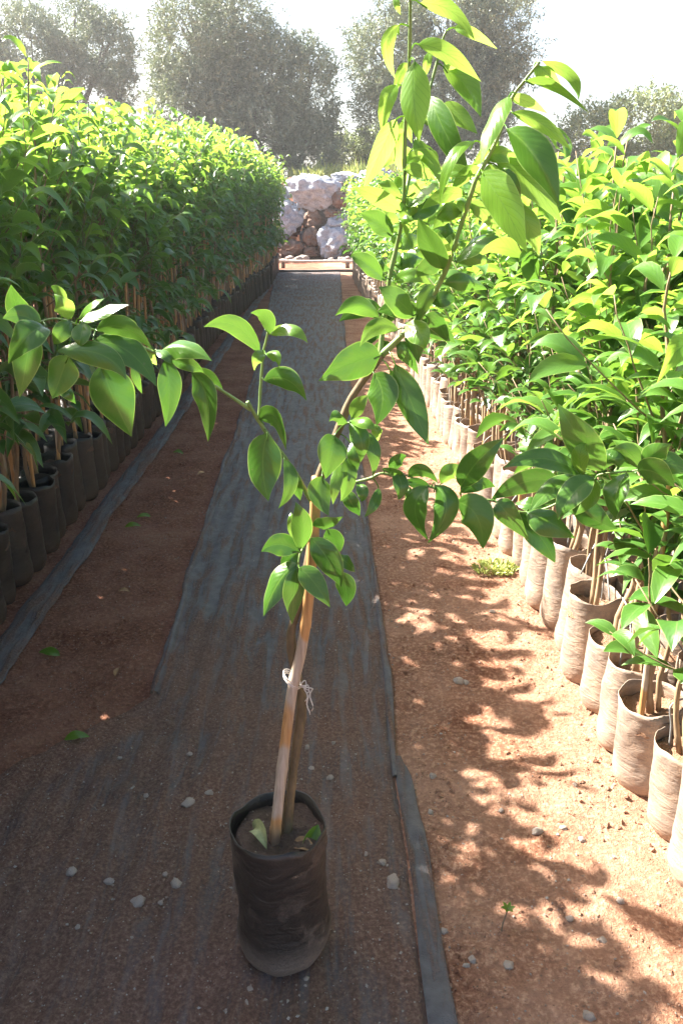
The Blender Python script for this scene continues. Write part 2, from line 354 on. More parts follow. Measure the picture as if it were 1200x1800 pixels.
def rock_mat(name, c1, c2, stain, amount, scale=3.0):
    m, nt, N, L, P = new_mat(name)
    oi = nd(N, 'ShaderNodeObjectInfo'); tc = nd(N, 'ShaderNodeTexCoord'); ad = nd(N, 'ShaderNodeVectorMath', operation='ADD')
    L.new(tc.outputs['Object'], ad.inputs[0]); L.new(oi.outputs['Location'], ad.inputs[1])
    a = noise_tex(nt, scale, 6, 0.7, ad.outputs[0], 0.5); b = noise_tex(nt, scale * 6, 5, 0.7, ad.outputs[0]); s = noise_tex(nt, scale * 0.55, 4, 0.6, ad.outputs[0])
    c = ramp(nt, math_n(nt, 'ADD', math_n(nt, 'MULTIPLY', a.outputs[0], 0.6), math_n(nt, 'MULTIPLY', b.outputs[0], 0.4)), [(0.35, c1), (0.62, c2)]).outputs[0]
    f = ramp(nt, s.outputs[0], [(0.64 - amount * 0.4, (0, 0, 0)), (0.72 - amount * 0.35, (1, 1, 1))]).outputs[0]
    c = mix(nt, math_n(nt, 'MULTIPLY', f, 0.85), c, stain)
    L.new(c, P.inputs['Base Color']); P.inputs['Roughness'].default_value = 0.9
    nrm = bump(nt, b.outputs[0], 0.6, 0.04 / scale * 3); L.new(nrm, P.inputs['Normal']); return m
M_ROCK = rock_mat('grey_limestone', (0.16, 0.175, 0.21), (0.44, 0.475, 0.55), (0.22, 0.14, 0.09), 0.14)
M_ROCK_RED = rock_mat('red_stained_rock', (0.10, 0.065, 0.05), (0.24, 0.17, 0.135), (0.17, 0.085, 0.05), 0.5)
M_STONE = rock_mat('path_stone', (0.17, 0.14, 0.12), (0.42, 0.38, 0.34), (0.28, 0.16, 0.10), 0.35, 60)

def plain(name, c, rough=0.6, var=0.25, scale=30, bstr=0.2):
    m, nt, N, L, P = new_mat(name)
    n = noise_tex(nt, scale, 4, 0.6, objcoord(nt))
    cc = ramp(nt, n.outputs[0], [(0.25, tuple(x * (1 - var) for x in c)), (0.75, tuple(min(1, x * (1 + var)) for x in c))]).outputs[0]
    L.new(cc, P.inputs['Base Color']); P.inputs['Roughness'].default_value = rough
    L.new(bump(nt, n.outputs[0], bstr, 0.003), P.inputs['Normal']); return m
M_STRING = plain('pale_string', (0.62, 0.55, 0.50), 0.8, 0.2, 300)
M_PIPE = plain('pale_pipe', (0.48, 0.44, 0.40), 0.5, 0.2, 20)
M_HOSE = plain('black_hose', (0.03, 0.03, 0.032), 0.5)
M_DRIP = plain('grey_drip_tube', (0.22, 0.22, 0.22), 0.5)
M_DRYLEAF = plain('dry_leaf', (0.30, 0.17, 0.075), 0.7, 0.4, 120)
M_DULL = plain('wilted_leaf', (0.27, 0.28, 0.12), 0.6, 0.3, 90)
M_WOOD = plain('peg_wood', (0.16, 0.11, 0.07), 0.8, 0.3, 40)

# ------------------------------------------------------------------ the soil: one sheet out to the horizon, rising behind the boulders
def axis(dense, step, far, grow=1.12):
    a, b = dense; c = list(np.arange(a, b + step / 2, step)); s = step
    while c[-1] < far[1]: s *= grow; c.append(c[-1] + s)
    s = step
    while c[0] > far[0]: s *= grow; c.insert(0, c[0] - s)
    return np.array(c)
def grid_sheet(mb, X, Y, zf, agef=None):
    xx, yy = np.meshgrid(X, Y); z = zf(xx, yy)
    n, m = xx.shape; i, j = np.meshgrid(np.arange(n - 1), np.arange(m - 1), indexing='ij')
    f = np.stack([i * m + j, i * m + j + 1, (i + 1) * m + j + 1, (i + 1) * m + j], -1).reshape(-1, 4)
    mb.add(np.stack([xx, yy, z], -1), f, np.stack([xx, yy], -1).reshape(-1, 2), 0.0 if agef is None else agef(xx, yy).ravel())
mb = MB()
ys = list(np.arange(0.8, 4.0, 0.016)); st = 0.018
while ys[-1] < 24: ys.append(ys[-1] + st); st = min(st * 1.012, 0.35)
while ys[-1] < 27.5: ys.append(ys[-1] + 0.12)
st = 0.2
while ys[-1] < 700: ys.append(ys[-1] + st); st *= 1.12
yb = [0.75]; st = 0.05
while yb[0] > -30: yb.insert(0, yb[0] - st); st *= 1.25
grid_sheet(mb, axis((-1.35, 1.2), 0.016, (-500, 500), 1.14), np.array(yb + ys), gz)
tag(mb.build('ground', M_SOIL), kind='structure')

# weed fabric along the path
LY = [0.3, 0.9, 1.85, 2.15, 2.32, 2.83, 3.55, 5.0, 7.0, 12.0, 17.85, 19.4]; LX = [-1.18, -1.15, -1.02, -0.76, -0.575, -0.585, -0.60, -0.61, -0.63, -0.80, -1.0, -1.0]
RY = [0.3, 1.15, 1.6, 1.95, 2.4, 3.7, 8, 13.6, 19.4]; RX = [0.215, 0.20, 0.20, 0.195, 0.215, 0.222, 0.25, 0.31, 0.42]
def fab_edge(y):
    l = np.interp(y, LY, LX) + 0.022 * fbm(y * 1.6, y * 0, 41, 4); r = np.interp(y, RY, RX) + 0.007 * fbm(y * 3.0, y * 0, 43, 3); return l, r
yy = [0.3]; st = 0.014
while yy[-1] < 19.4: yy.append(yy[-1] + st); st = min(st * 1.008, 0.12)
yy = np.array(yy); l, r = fab_edge(yy); t = np.linspace(0, 1, 90)
X = l[:, None] + (r - l)[:, None] * t[None]; Y = np.broadcast_to(yy[:, None], X.shape)
rip = 0.0075 * np.sin(X * 62 + 1.2 * fbm(X * 2, Y * 0.6, 51, 3) * 6) * (0.5 + fbm(X * 3, Y * 0.7, 57, 2)) * (1 - sstep(7, 12, Y))
edge = np.exp(-((t[None] - 0.012) / 0.012) ** 2) * 0.020 * (0.5 + 1.8 * fbm(Y * 5, X * 0, 59, 2))
Z = gz(X, Y) + 0.011 + rip + np.maximum(edge, 0) * sstep(1.9, 2.6, Y)
Z[:, 0] = gz(X[:, 0], Y[:, 0]) - 0.004; Z[:, -1] = gz(X[:, -1], Y[:, -1]) - 0.004
# soil thrown over the cloth: heavy in the near left corner and round the potted sapling, thin further on
A = 0.56 + 0.14 * (1 - sstep(1.9, 2.5, Y)) * (1 - sstep(-0.4, 0.3, X) * 0.3) - 0.10 * sstep(2.6, 3.6, Y) + 0.06 * sstep(6, 12, Y) + 0.75 * (1 - sstep(0.0, 0.22, X - l[:, None])) * (1 - sstep(2.1, 2.3, Y))
A = A + 0.10 * np.exp(-((Y - 2.45) / 0.35) ** 2)
mb = MB(); n, m = X.shape; i, j = np.meshgrid(np.arange(n - 1), np.arange(m - 1), indexing='ij')
mb.add(np.stack([X, Y, Z], -1), np.stack([i * m + j, i * m + j + 1, (i + 1) * m + j + 1, (i + 1) * m + j], -1).reshape(-1, 4), np.stack([X, Y], -1).reshape(-1, 2), A.ravel())
tag(mb.build('weed_fabric', M_FABRIC), 'wide dusty black weed fabric laid along the middle of the path', 'ground fabric')

def strip(y0, y1, xf, wf, hgt, age, seed, name, label, cat, thick=0.004, xrough=0.006):
    ys = np.arange(y0, y1, 0.02 if y1 < 4 else 0.05); k = 9; t = np.linspace(0, 1, k)
    xc = xf(ys) + xrough * fbm(ys * 2.5, ys * 0, seed, 3); w = wf(ys) * (1 + 0.25 * fbm(ys * 3, ys * 0, seed + 3, 2))
    X = xc[:, None] + w[:, None] * (t[None] - 0.5); Y = np.broadcast_to(ys[:, None], X.shape)
    prof = np.sin(np.pi * np.clip(t, 0.02, 0.98)) ** 0.6
    top = gz(X, Y) + 0.012 + hgt * prof[None] * (1 + 0.5 * fbm(X * 20, Y * 5, seed + 9, 2)) + thick
    top[:, 0] -= hgt * .3 + thick; top[:, -1] -= hgt * .3 + thick
    mb = MB(); n, m = X.shape; i, j = np.meshgrid(np.arange(n - 1), np.arange(m - 1), indexing='ij')
    q = np.stack([i * m + j, i * m + j + 1, (i + 1) * m + j + 1, (i + 1) * m + j], -1).reshape(-1, 4)
    mb.add(np.stack([X, Y, top], -1), q, np.stack([X, Y], -1).reshape(-1, 2), age)
    low = top - 0.002; low[:, 1:-1] -= hgt * 0.6
    mb.add(np.stack([X, Y, low], -1), q[:, ::-1], np.stack([X, Y], -1).reshape(-1, 2), age)
    return tag(mb.build(name, M_FABRIC), label, cat)
strip(0.3, 2.0, lambda y: np.interp(y, [0.3, 1.7, 1.9, 2.0], [0.222, 0.224, 0.216, 0.206]), lambda y: np.interp(y, [0.3, 1.6, 1.88, 1.94, 2.0], [0.058, 0.052, 0.046, 0.036, 0.012]), 0.002, 0.47, 61, 'fabric_hem', 'folded grey hem of the weed fabric, a smooth strip beside the sunlit soil', 'fabric hem')
strip(1.90, 17.0, lambda y: np.interp(y, RY, RX) - 0.004, lambda y: 0.018 + 0.008 * np.sin(y * 3.1), 0.004, 0.50, 67, 'fabric_lip', 'narrow raised lip along the right edge of the weed fabric', 'fabric edge')
strip(2.34, 8.5, lambda y: np.interp(y, LY, LX) + 0.022 * fbm(y * 1.6, y * 0, 41, 4) + 0.012, lambda y: 0.030 + 0.022 * fbm(y * 5, y * 0, 83, 3), 0.009, 0.48, 79, 'fabric_lip', 'crumpled torn lip along the left edge of the weed fabric', 'fabric edge', xrough=0.022)
strip(0.8, 17.2, lambda y: np.interp(y, [0, 3, 8, 15.5, 18], [-1.14, -1.145, -1.10, -1.03, -1.0]), lambda y: 0.115 + 0 * y, 0.006, 0.54, 71, 'fabric_strip', 'narrow grey fabric strip lying at the foot of the shaded left row', 'fabric strip', xrough=0.02)

# ------------------------------------------------------------------ bag with a sapling
def bag_mesh(name, mat, r, h, soil_z, seed, ovx=1.0, wr=0.03, foot=0.12, lean=0.0):
    """open film bag: crinkled outside wall, turned rim, inside wall down to the soil"""
    rs = np.random.RandomState(seed); n = 40; rows = []
    a = np.arange(n) / n * 2 * math.pi; sd = rs.rand(6) * 50
    def ring(z, rr, k=1.0):
        f = 1 + wr * k * (1.3 * fbm(np.cos(a) * 1.4 + sd[0], np.sin(a) * 1.4 + z * 6 + sd[1], seed, 3)) + wr * 0.5 * k * fbm(np.cos(a) * 2.2 + sd[2] + z * 9, np.sin(a) * 2.2 + z * 26 + sd[3], seed + 5, 3)
        return np.stack([rr * ovx * f * np.cos(a) + lean * z, rr * f * np.sin(a), np.full(n, z)], -1)
    rows.append(ring(0.001, r * 0.60)); rows.append(ring(0.003, r * 0.80))
    for z, k in [(0.012, 0.90), (0.028, 0.97), (0.045, 1.025), (0.065, 1.035), (0.09, 1.015)]: rows.append(ring(z, r * k))
    for z in np.arange(0.105, h - 0.012, 0.014): rows.append(ring(z, r * (1.0 - 0.02 * z / h)))
    tip = 0.018 * fbm(np.cos(a) * 1.9 + sd[4], np.sin(a) * 1.5, seed + 9, 2)
    top = ring(h, r * 0.985); top[:, 2] += tip; rows.append(top)
    inn = ring(h - 0.001, r * 0.96); inn[:, 2] += tip; rows.append(inn)
    for z in np.linspace(h - 0.02, soil_z - 0.01, 5): rows.append(ring(z, r * 0.955, 1.6))
    V = np.concatenate(rows); m = len(rows); i, j = np.meshgrid(np.arange(m - 1), np.arange(n), indexing='ij'); j2 = (j + 1) % n
    mb = MB(); mb.add(V, np.stack([i * n + j, i * n + j2, (i + 1) * n + j2, (i + 1) * n + j], -1).reshape(-1, 4)); return mb.mesh(name, mat)
def soil_mesh(name, mat, r, z, seed, ovx=1.0):
    mb = MB(); n = 44; R = np.array([0.02, 0.12, 0.22, 0.32, 0.42, 0.52, 0.62, 0.72, 0.82, 0.91, 0.97, 1.0]) * r * 0.97; a = np.arange(n) / n * 2 * math.pi
    X = R[:, None] * np.cos(a) * ovx; Y = R[:, None] * np.sin(a); Z = z + 0.022 * fbm(X * 22 + seed, Y * 22, seed, 3) + 0.012 * fbm(X * 110, Y * 110, seed + 3, 2) + 0.01 * (R / r)[:, None] - 0.004
    Z[-1] -= 0.03
    i, j = np.meshgrid(np.arange(len(R) - 1), np.arange(n), indexing='ij'); j2 = (j + 1) % n
    mb.add(np.stack([X, Y, Z], -1), np.stack([i * n + j, i * n + j2, (i + 1) * n + j2, (i + 1) * n + j], -1).reshape(-1, 4))
    k = np.arange(1, n - 1); mb.f.append(np.stack([0 * k, k, k + 1, -np.ones(n - 2, int)], -1)); return mb.mesh(name, mat)

HERO_BRANCHES = [
  ('trunk',0.0105,0.0065,[[-0.0848,1.345,0.2768],[-0.0779,1.347,0.3298],[-0.063,1.36,0.4585],[-0.0468,1.372,0.5696],[-0.0493,1.38,0.6225],[-0.062,1.372,0.6905],[-0.0627,1.365,0.7493],[-0.0499,1.36,0.7992],[-0.0277,1.365,0.894],[-0.0174,1.36,0.9837],[-0.0087,1.352,1.0497],[0.0092,1.35,1.1012],[0.0286,1.35,1.1489],[0.0475,1.35,1.1944],[0.0699,1.35,1.2296],[0.0956,1.35,1.2659]]),
  ('branch',0.005,0.002,[[0.0938,1.35,1.2632],[0.0967,1.36,1.2957],[0.1039,1.37,1.3444],[0.1086,1.37,1.3889],[0.1176,1.37,1.4307],[0.1254,1.36,1.4776],[0.126,1.35,1.5219],[0.1245,1.34,1.6062],[0.126,1.32,1.6869],[0.1235,1.3,1.7585],[0.1222,1.29,1.7962]]),
  ('branch',0.0034,0.0016,[[0.1261,1.355,1.5041],[0.1315,1.37,1.5165],[0.1435,1.39,1.5702],[0.1554,1.4,1.6174],[0.1653,1.4,1.6583],[0.1765,1.4,1.7014],[0.1826,1.39,1.7284],[0.1864,1.39,1.7373]]),
  ('branch',0.0058,0.0018,[[0.0938,1.35,1.2641],[0.1188,1.345,1.2888],[0.1476,1.33,1.3224],[0.1682,1.31,1.3579],[0.1855,1.29,1.4027],[0.1959,1.27,1.4444],[0.2075,1.25,1.4954],[0.2167,1.24,1.5313],[0.2275,1.24,1.5511],[0.2432,1.235,1.5854],[0.2562,1.23,1.6291],[0.2706,1.22,1.6512],[0.2862,1.21,1.6712]]),
  ('branch',0.005,0.003,[[-0.0172,1.357,1.0009],[-0.0287,1.35,1.0266],[-0.052,1.34,1.0744],[-0.0843,1.325,1.1279],[-0.1067,1.315,1.1683],[-0.1212,1.305,1.1999]]),
  ('branch',0.003,0.0015,[[-0.1168,1.31,1.1847],[-0.1563,1.3,1.216],[-0.1853,1.29,1.2382],[-0.2134,1.28,1.2608],[-0.2517,1.26,1.2846],[-0.2783,1.25,1.3],[-0.3165,1.24,1.3167],[-0.3539,1.23,1.3315],[-0.3866,1.22,1.3426],[-0.4213,1.21,1.332]]),
  ('branch',0.0026,0.0018,[[-0.1049,1.316,1.1671],[-0.101,1.325,1.2196],[-0.0949,1.33,1.2738],[-0.0907,1.33,1.29],[-0.0866,1.33,1.3071]]),
  ('branch',0.003,0.0014,[[-0.0187,1.36,0.9622],[-0.0317,1.335,0.94],[-0.0425,1.32,0.9249],[-0.0456,1.31,0.9024]]),
  ('branch',0.003,0.0014,[[-0.0068,1.352,1.0445],[0.0206,1.345,1.0405],[0.0517,1.34,1.0502],[0.0787,1.335,1.0588],[0.1024,1.33,1.0694],[0.1464,1.33,1.0508],[0.1822,1.32,1.0478],[0.2222,1.31,1.0295],[0.2841,1.3,1.0295],[0.3303,1.29,1.0124],[0.37,1.28,1.0229],[0.4057,1.265,1.053],[0.4306,1.25,1.0833],[0.4462,1.24,1.096],[0.4816,1.22,1.1059],[0.5078,1.2,1.1213]]),
  ('branch',0.002,0.0012,[[0.0286,1.35,1.1479],[0.0377,1.335,1.1556],[0.0459,1.325,1.1601]]),
]
HERO_LEAVES = [
  (0.138,1.31,1.7565,0.18,1.297,1.7447,0.2129,1.29,1.7087,0.0338,0.8,45,0.1235,1.3,1.7585),
  (0.1981,1.39,1.741,0.2222,1.3702,1.7311,0.2633,1.39,1.7138,0.0171,1,7,0.1864,1.39,1.7373),
  (0.1095,1.31,1.7303,0.0926,1.298,1.7019,0.1079,1.33,1.6657,0.0224,1,14,0.1246,1.3086,1.7278),
  (0.1031,1.31,1.7672,0.1052,1.3023,1.7535,0.1116,1.31,1.7427,0.0108,0.9,17,0.1234,1.2986,1.7639),
  (0.1425,1.36,1.7146,0.1809,1.3332,1.6983,0.2316,1.33,1.6624,0.0311,1,25,0.1257,1.3171,1.6971),
  (0.1847,1.4,1.6915,0.2181,1.385,1.666,0.2397,1.36,1.6181,0.0413,0.6,13,0.1749,1.4,1.6952),
  (0.1293,1.28,1.6813,0.1282,1.2625,1.6322,0.1376,1.26,1.5782,0.0505,0.9,18,0.126,1.32,1.6869),
  (0.1098,1.33,1.6577,0.0949,1.3228,1.6347,0.0909,1.35,1.5915,0.0293,1,24,0.1254,1.3286,1.6523),
  (0.11,1.33,1.613,0.0884,1.3201,1.5704,0.0608,1.31,1.5158,0.0381,0.95,-26,0.1247,1.3371,1.6178),
  (0.1219,1.36,1.6132,0.1122,1.3457,1.5742,0.1265,1.38,1.5429,0.0226,1,-2,0.1245,1.34,1.6062),
  (0.1267,1.37,1.628,0.131,1.3724,1.6049,0.1404,1.39,1.5847,0.0155,1,25,0.1247,1.3371,1.6178),
  (0.1653,1.41,1.7135,0.1596,1.3928,1.6943,0.16,1.42,1.6778,0.015,1,8,0.1774,1.3986,1.7053),
  (0.1625,1.36,1.6462,0.1827,1.3241,1.5937,0.2215,1.31,1.5291,0.0424,0.4,22,0.1624,1.4,1.6466),
  (0.1839,1.39,1.6386,0.2098,1.3838,1.6232,0.2376,1.37,1.5963,0.0318,0.55,999,0.1624,1.4,1.6466),
  (0.2467,1.2,1.63,0.2246,1.1838,1.5974,0.2087,1.17,1.5461,0.041,0.7,999,0.2603,1.2271,1.6354),
  (0.2116,1.24,1.5785,0.1775,1.2199,1.5545,0.165,1.23,1.494,0.0248,1,40,0.2342,1.2379,1.5658),
  (0.2833,1.22,1.6719,0.2981,1.2078,1.657,0.3286,1.24,1.6428,0.0262,1,-22,0.2839,1.2114,1.6683),
  (0.289,1.21,1.6725,0.3292,1.2078,1.6532,0.3388,1.2,1.6248,0.0219,0.7,40,0.2862,1.21,1.6712),
  (0.27,1.21,1.6486,0.3044,1.2005,1.6402,0.3539,1.2,1.6106,0.0179,0.6,40,0.2706,1.22,1.6512),
  (0.2547,1.21,1.6113,0.2939,1.1972,1.5959,0.3302,1.18,1.5626,0.0215,0.95,-2,0.2525,1.2314,1.6166),
  (0.2493,1.21,1.5913,0.2818,1.1739,1.5546,0.3146,1.16,1.4936,0.0481,0.45,10,0.2469,1.2336,1.5979),
  (0.2462,1.25,1.5508,0.2897,1.236,1.5268,0.3415,1.23,1.469,0.0435,0.7,-14,0.2297,1.2393,1.556),
  (0.2152,1.19,1.5371,0.2383,1.1555,1.4979,0.2696,1.13,1.4376,0.0586,1,24,0.2182,1.24,1.5341),
  (0.2507,1.25,1.5434,0.265,1.2336,1.5186,0.2809,1.25,1.4832,0.0276,0.4,2,0.2275,1.24,1.5511),
  (0.2803,1.27,1.4961,0.3002,1.256,1.4653,0.3211,1.27,1.4251,0.0354,0.6,4,0.2101,1.2471,1.5057),
  (0.195,1.25,1.4185,0.2202,1.2322,1.4468,0.2507,1.22,1.4534,0.0331,0.4,999,0.193,1.2757,1.4325),
  (0.1777,1.26,1.4074,0.1553,1.2324,1.443,0.134,1.22,1.4799,0.041,0.3,-27,0.1885,1.2843,1.4146),
  (0.1894,1.27,1.422,0.1724,1.2503,1.4422,0.1675,1.25,1.4609,0.0244,0.9,-16,0.1915,1.2786,1.4265),
  (0.1199,1.33,1.4862,0.082,1.2973,1.507,0.0457,1.29,1.5194,0.0297,0.6,-12,0.1256,1.3571,1.4903),
  (0.1093,1.35,1.4503,0.0851,1.3374,1.4714,0.0572,1.32,1.4839,0.0368,0.4,23,0.121,1.3657,1.4508),
  (0.123,1.37,1.5041,0.1053,1.3635,1.5221,0.0863,1.37,1.5271,0.024,0.6,15,0.1292,1.3636,1.5112),
  (0.1329,1.35,1.4918,0.1557,1.3333,1.5129,0.1728,1.31,1.5244,0.0281,0.5,999,0.1256,1.3571,1.4903),
  (0.1325,1.36,1.4776,0.1617,1.3484,1.4918,0.1823,1.36,1.4967,0.0321,0.3,-19,0.1254,1.36,1.4776),
  (0.1335,1.36,1.5074,0.147,1.3584,1.5204,0.16,1.36,1.5286,0.0205,0.9,17,0.1284,1.3614,1.5094),
  (0.1427,1.38,1.5889,0.1547,1.3704,1.5644,0.1559,1.38,1.5364,0.0265,0.5,-20,0.1469,1.3929,1.5837),
  (0.1728,1.4,1.5764,0.1725,1.3922,1.5597,0.1695,1.4,1.5444,0.0218,1,7,0.1469,1.3929,1.5837),
  (0.1639,1.36,1.4684,0.1821,1.3518,1.4769,0.2004,1.36,1.4684,0.0212,0.5,-21,0.1254,1.36,1.4776),
  (0.1194,1.34,1.4722,0.127,1.3288,1.4757,0.14,1.32,1.4734,0.0147,0.5,-16,0.1254,1.36,1.4776),
  (0.1307,1.36,1.5123,0.1181,1.3615,1.5286,0.113,1.4,1.5042,0.0204,0.6,-16,0.1284,1.3614,1.5094),
  (0.099,1.35,1.3845,0.0664,1.3163,1.4127,0.0426,1.31,1.4231,0.0319,0.4,27,0.1079,1.37,1.3826),
  (0.1065,1.37,1.4003,0.0913,1.3488,1.4105,0.0763,1.37,1.4108,0.0254,0.4,21,0.1112,1.37,1.4009),
  (0.1143,1.36,1.3801,0.1402,1.3324,1.3928,0.1717,1.33,1.3766,0.0259,0.6,-12,0.1079,1.37,1.3826),
  (0.1415,1.31,1.3338,0.1129,1.2749,1.3618,0.0839,1.27,1.3815,0.0428,0.4,26,0.1534,1.3243,1.3325),
  (0.0911,1.34,1.3265,0.0575,1.3218,1.3491,0.0195,1.29,1.3366,0.0309,0.45,2,0.1008,1.3657,1.3235),
  (0.1198,1.32,1.3114,0.0826,1.2885,1.3195,0.0561,1.26,1.2937,0.0291,0.5,10,0.1352,1.3364,1.308),
  (0.0914,1.33,1.2676,0.0493,1.3052,1.2622,-0.0075,1.27,1.2397,0.0613,0.35,-17,0.0973,1.3493,1.2676),
  (0.1303,1.31,1.3207,0.1477,1.2705,1.3107,0.155,1.26,1.2891,0.0425,0.75,999,0.1434,1.3321,1.3176),
  (0.0827,1.33,1.2391,0.0956,1.3088,1.2072,0.0857,1.3,1.1606,0.0577,0.3,25,0.0772,1.35,1.24),
  (0.1156,1.32,1.2565,0.1427,1.2984,1.1945,0.1667,1.26,1.139,0.0474,0.35,11,0.1045,1.3479,1.2747),
  (0.1084,1.33,1.2455,0.1195,1.3229,1.219,0.1178,1.33,1.1967,0.0231,0.7,26,0.0919,1.35,1.2607),
  (0.0401,1.32,1.1595,0.0257,1.2978,1.1775,0.0091,1.29,1.1702,0.0262,0.4,22,0.0459,1.325,1.1601),
  (0.0466,1.32,1.1681,0.0569,1.3022,1.1941,0.0722,1.3,1.2102,0.0267,0.5,-11,0.0459,1.325,1.1601),
  (0.0444,1.31,1.1658,0.065,1.2764,1.1724,0.0838,1.27,1.1582,0.024,0.6,999,0.0459,1.325,1.1601),
  (0.0426,1.31,1.162,0.0602,1.2847,1.1421,0.0599,1.29,1.1012,0.034,0.4,-8,0.0459,1.325,1.1601),
  (0.0632,1.33,1.1432,0.0817,1.3013,1.12,0.0813,1.3,1.0723,0.0281,0.35,-19,0.0459,1.325,1.1601),
  (0.0835,1.34,1.1531,0.0905,1.327,1.1419,0.0888,1.34,1.1196,0.0225,0.7,-20,0.0459,1.325,1.1601),
  (0.0173,1.3,1.1439,0.0133,1.2803,1.1208,0.0029,1.28,1.0765,0.0555,0.4,-24,0.0436,1.3279,1.1588),
  (-0.0027,1.32,1.0674,-0.0068,1.3121,1.0398,0.0083,1.3,1.0042,0.0438,0.4,-11,-0.001,1.3511,1.0718),
  (0.0277,1.31,1.0933,0.0196,1.2812,1.0682,0.0148,1.28,1.0319,0.021,0.5,6,0.0092,1.35,1.1012),
  (0.0365,1.32,1.1,0.0397,1.2971,1.0706,0.0275,1.3,1.0286,0.0326,0.45,-28,0.012,1.35,1.108),
  (0.0453,1.33,1.1227,0.0504,1.3112,1.1026,0.0528,1.32,1.07,0.0234,0.3,10,0.023,1.35,1.1353),
  (0.0586,1.34,1.0481,0.0653,1.3149,1.0403,0.0628,1.32,1.0221,0.0218,0.3,-9,0.0556,1.3393,1.0514),
  (0.0939,1.34,1.0395,0.0857,1.3144,1.0208,0.0683,1.31,0.9978,0.02,0.3,-11,0.0821,1.3343,1.0603),
  (0.0337,1.36,1.0289,0.0481,1.3436,1.0105,0.0629,1.36,0.9809,0.0296,0.1,18,0.025,1.3443,1.0418),
  (-0.0202,1.33,0.9751,0.0024,1.3126,0.9818,0.0335,1.31,1.0002,0.0311,0.3,40,-0.0242,1.3493,0.9527),
  (-0.0421,1.31,0.9379,-0.0374,1.2783,0.9957,-0.047,1.28,1.0374,0.0386,0.3,-1,-0.041,1.3221,0.9271),
  (-0.0454,1.32,0.9304,-0.079,1.3097,0.949,-0.1071,1.29,0.9439,0.0426,0.2,-10,-0.041,1.3221,0.9271),
  (-0.0555,1.34,0.949,-0.056,1.3269,0.9812,-0.0575,1.34,0.9969,0.0176,0.5,-25,-0.0332,1.3329,0.9379),
  (-0.0477,1.29,0.9211,-0.0791,1.28,0.8908,-0.1048,1.26,0.8362,0.051,0.15,27,-0.0448,1.3129,0.9088),
  (-0.0456,1.28,0.9161,-0.0517,1.2675,0.8783,-0.0566,1.26,0.8214,0.0442,0.25,-27,-0.0456,1.31,0.9024),
  (-0.0423,1.27,0.9227,-0.0175,1.2537,0.9027,0.0089,1.24,0.8625,0.0409,0.35,999,-0.0452,1.3114,0.9056),
  (-0.0235,1.33,0.9517,0.0079,1.3123,0.917,0.0296,1.31,0.8665,0.0499,0.2,14,-0.0298,1.3386,0.9432),
  (0.0045,1.37,0.9525,0.0188,1.3777,0.9272,0.0241,1.39,0.8938,0.0378,0.2,19,-0.0204,1.3614,0.9581),
  (0.0155,1.37,0.9026,0.0387,1.3508,0.8963,0.0559,1.37,0.8671,0.028,0.3,-27,-0.0263,1.3643,0.9068),
  (0.0276,1.36,0.8731,0.0389,1.354,0.8417,0.0391,1.36,0.8029,0.0395,0.1,16,-0.0309,1.3643,0.8804),
  (-0.0461,1.34,0.9217,-0.0618,1.325,0.9121,-0.0729,1.34,0.8912,0.0308,0.2,-7,-0.0379,1.3264,0.9314),
  (-0.0989,1.31,1.2772,-0.1336,1.2832,1.3235,-0.1767,1.25,1.3257,0.032,0.3,4,-0.0943,1.33,1.2761),
  (-0.0834,1.32,1.3041,-0.0889,1.3085,1.3329,-0.1109,1.3,1.34,0.0264,0.45,-27,-0.0872,1.33,1.3046),
  (-0.0816,1.32,1.3041,-0.0479,1.2879,1.3156,-0.0227,1.28,1.2968,0.0232,0.5,999,-0.0872,1.33,1.3046),
  (-0.0808,1.34,1.3065,-0.0642,1.3228,1.3131,-0.0443,1.34,1.3136,0.0142,0.5,25,-0.0866,1.33,1.3071),
  (-0.0909,1.31,1.2754,-0.1011,1.2781,1.2739,-0.1064,1.28,1.2542,0.0225,0.6,-17,-0.0943,1.33,1.2761),
  (-0.09,1.31,1.2754,-0.0741,1.283,1.2764,-0.0683,1.28,1.2593,0.0204,0.6,14,-0.0943,1.33,1.2761),
  (-0.0947,1.32,1.2317,-0.0556,1.2824,1.2392,-0.0256,1.27,1.2084,0.0378,0.3,24,-0.0992,1.3264,1.2351),
  (-0.1035,1.31,1.1695,-0.0744,1.2871,1.1779,-0.06,1.28,1.1252,0.0375,0.3,50,-0.1067,1.315,1.1683),
  (-0.0907,1.3,1.1483,-0.0995,1.2944,1.0941,-0.091,1.28,1.0388,0.067,0.15,25,-0.0971,1.3193,1.151),
  (-0.0646,1.31,1.1008,-0.0543,1.2897,1.0658,-0.076,1.29,1.022,0.0251,0.3,-9,-0.0705,1.3314,1.105),
  (-0.0521,1.34,1.0673,-0.0466,1.3255,1.0498,-0.0404,1.34,1.0178,0.0245,0.2,15,-0.0486,1.3414,1.0676),
  (-0.2026,1.28,1.251,-0.1795,1.2622,1.2155,-0.1814,1.26,1.1459,0.0449,0.25,999,-0.2014,1.2843,1.2511),
  (-0.2042,1.29,1.2491,-0.1748,1.2678,1.248,-0.1551,1.27,1.2279,0.0257,0.4,40,-0.2014,1.2843,1.2511),
  (-0.2386,1.26,1.2759,-0.2339,1.2486,1.2303,-0.2426,1.24,1.1755,0.0401,0.2,-22,-0.2408,1.2657,1.2778),
  (-0.2444,1.25,1.2888,-0.2076,1.2277,1.3017,-0.1601,1.2,1.2839,0.0376,0.4,999,-0.2517,1.26,1.2846),
  (-0.2327,1.27,1.2741,-0.2013,1.2449,1.2716,-0.1798,1.25,1.2577,0.0234,0.4,14,-0.2353,1.2686,1.2744),
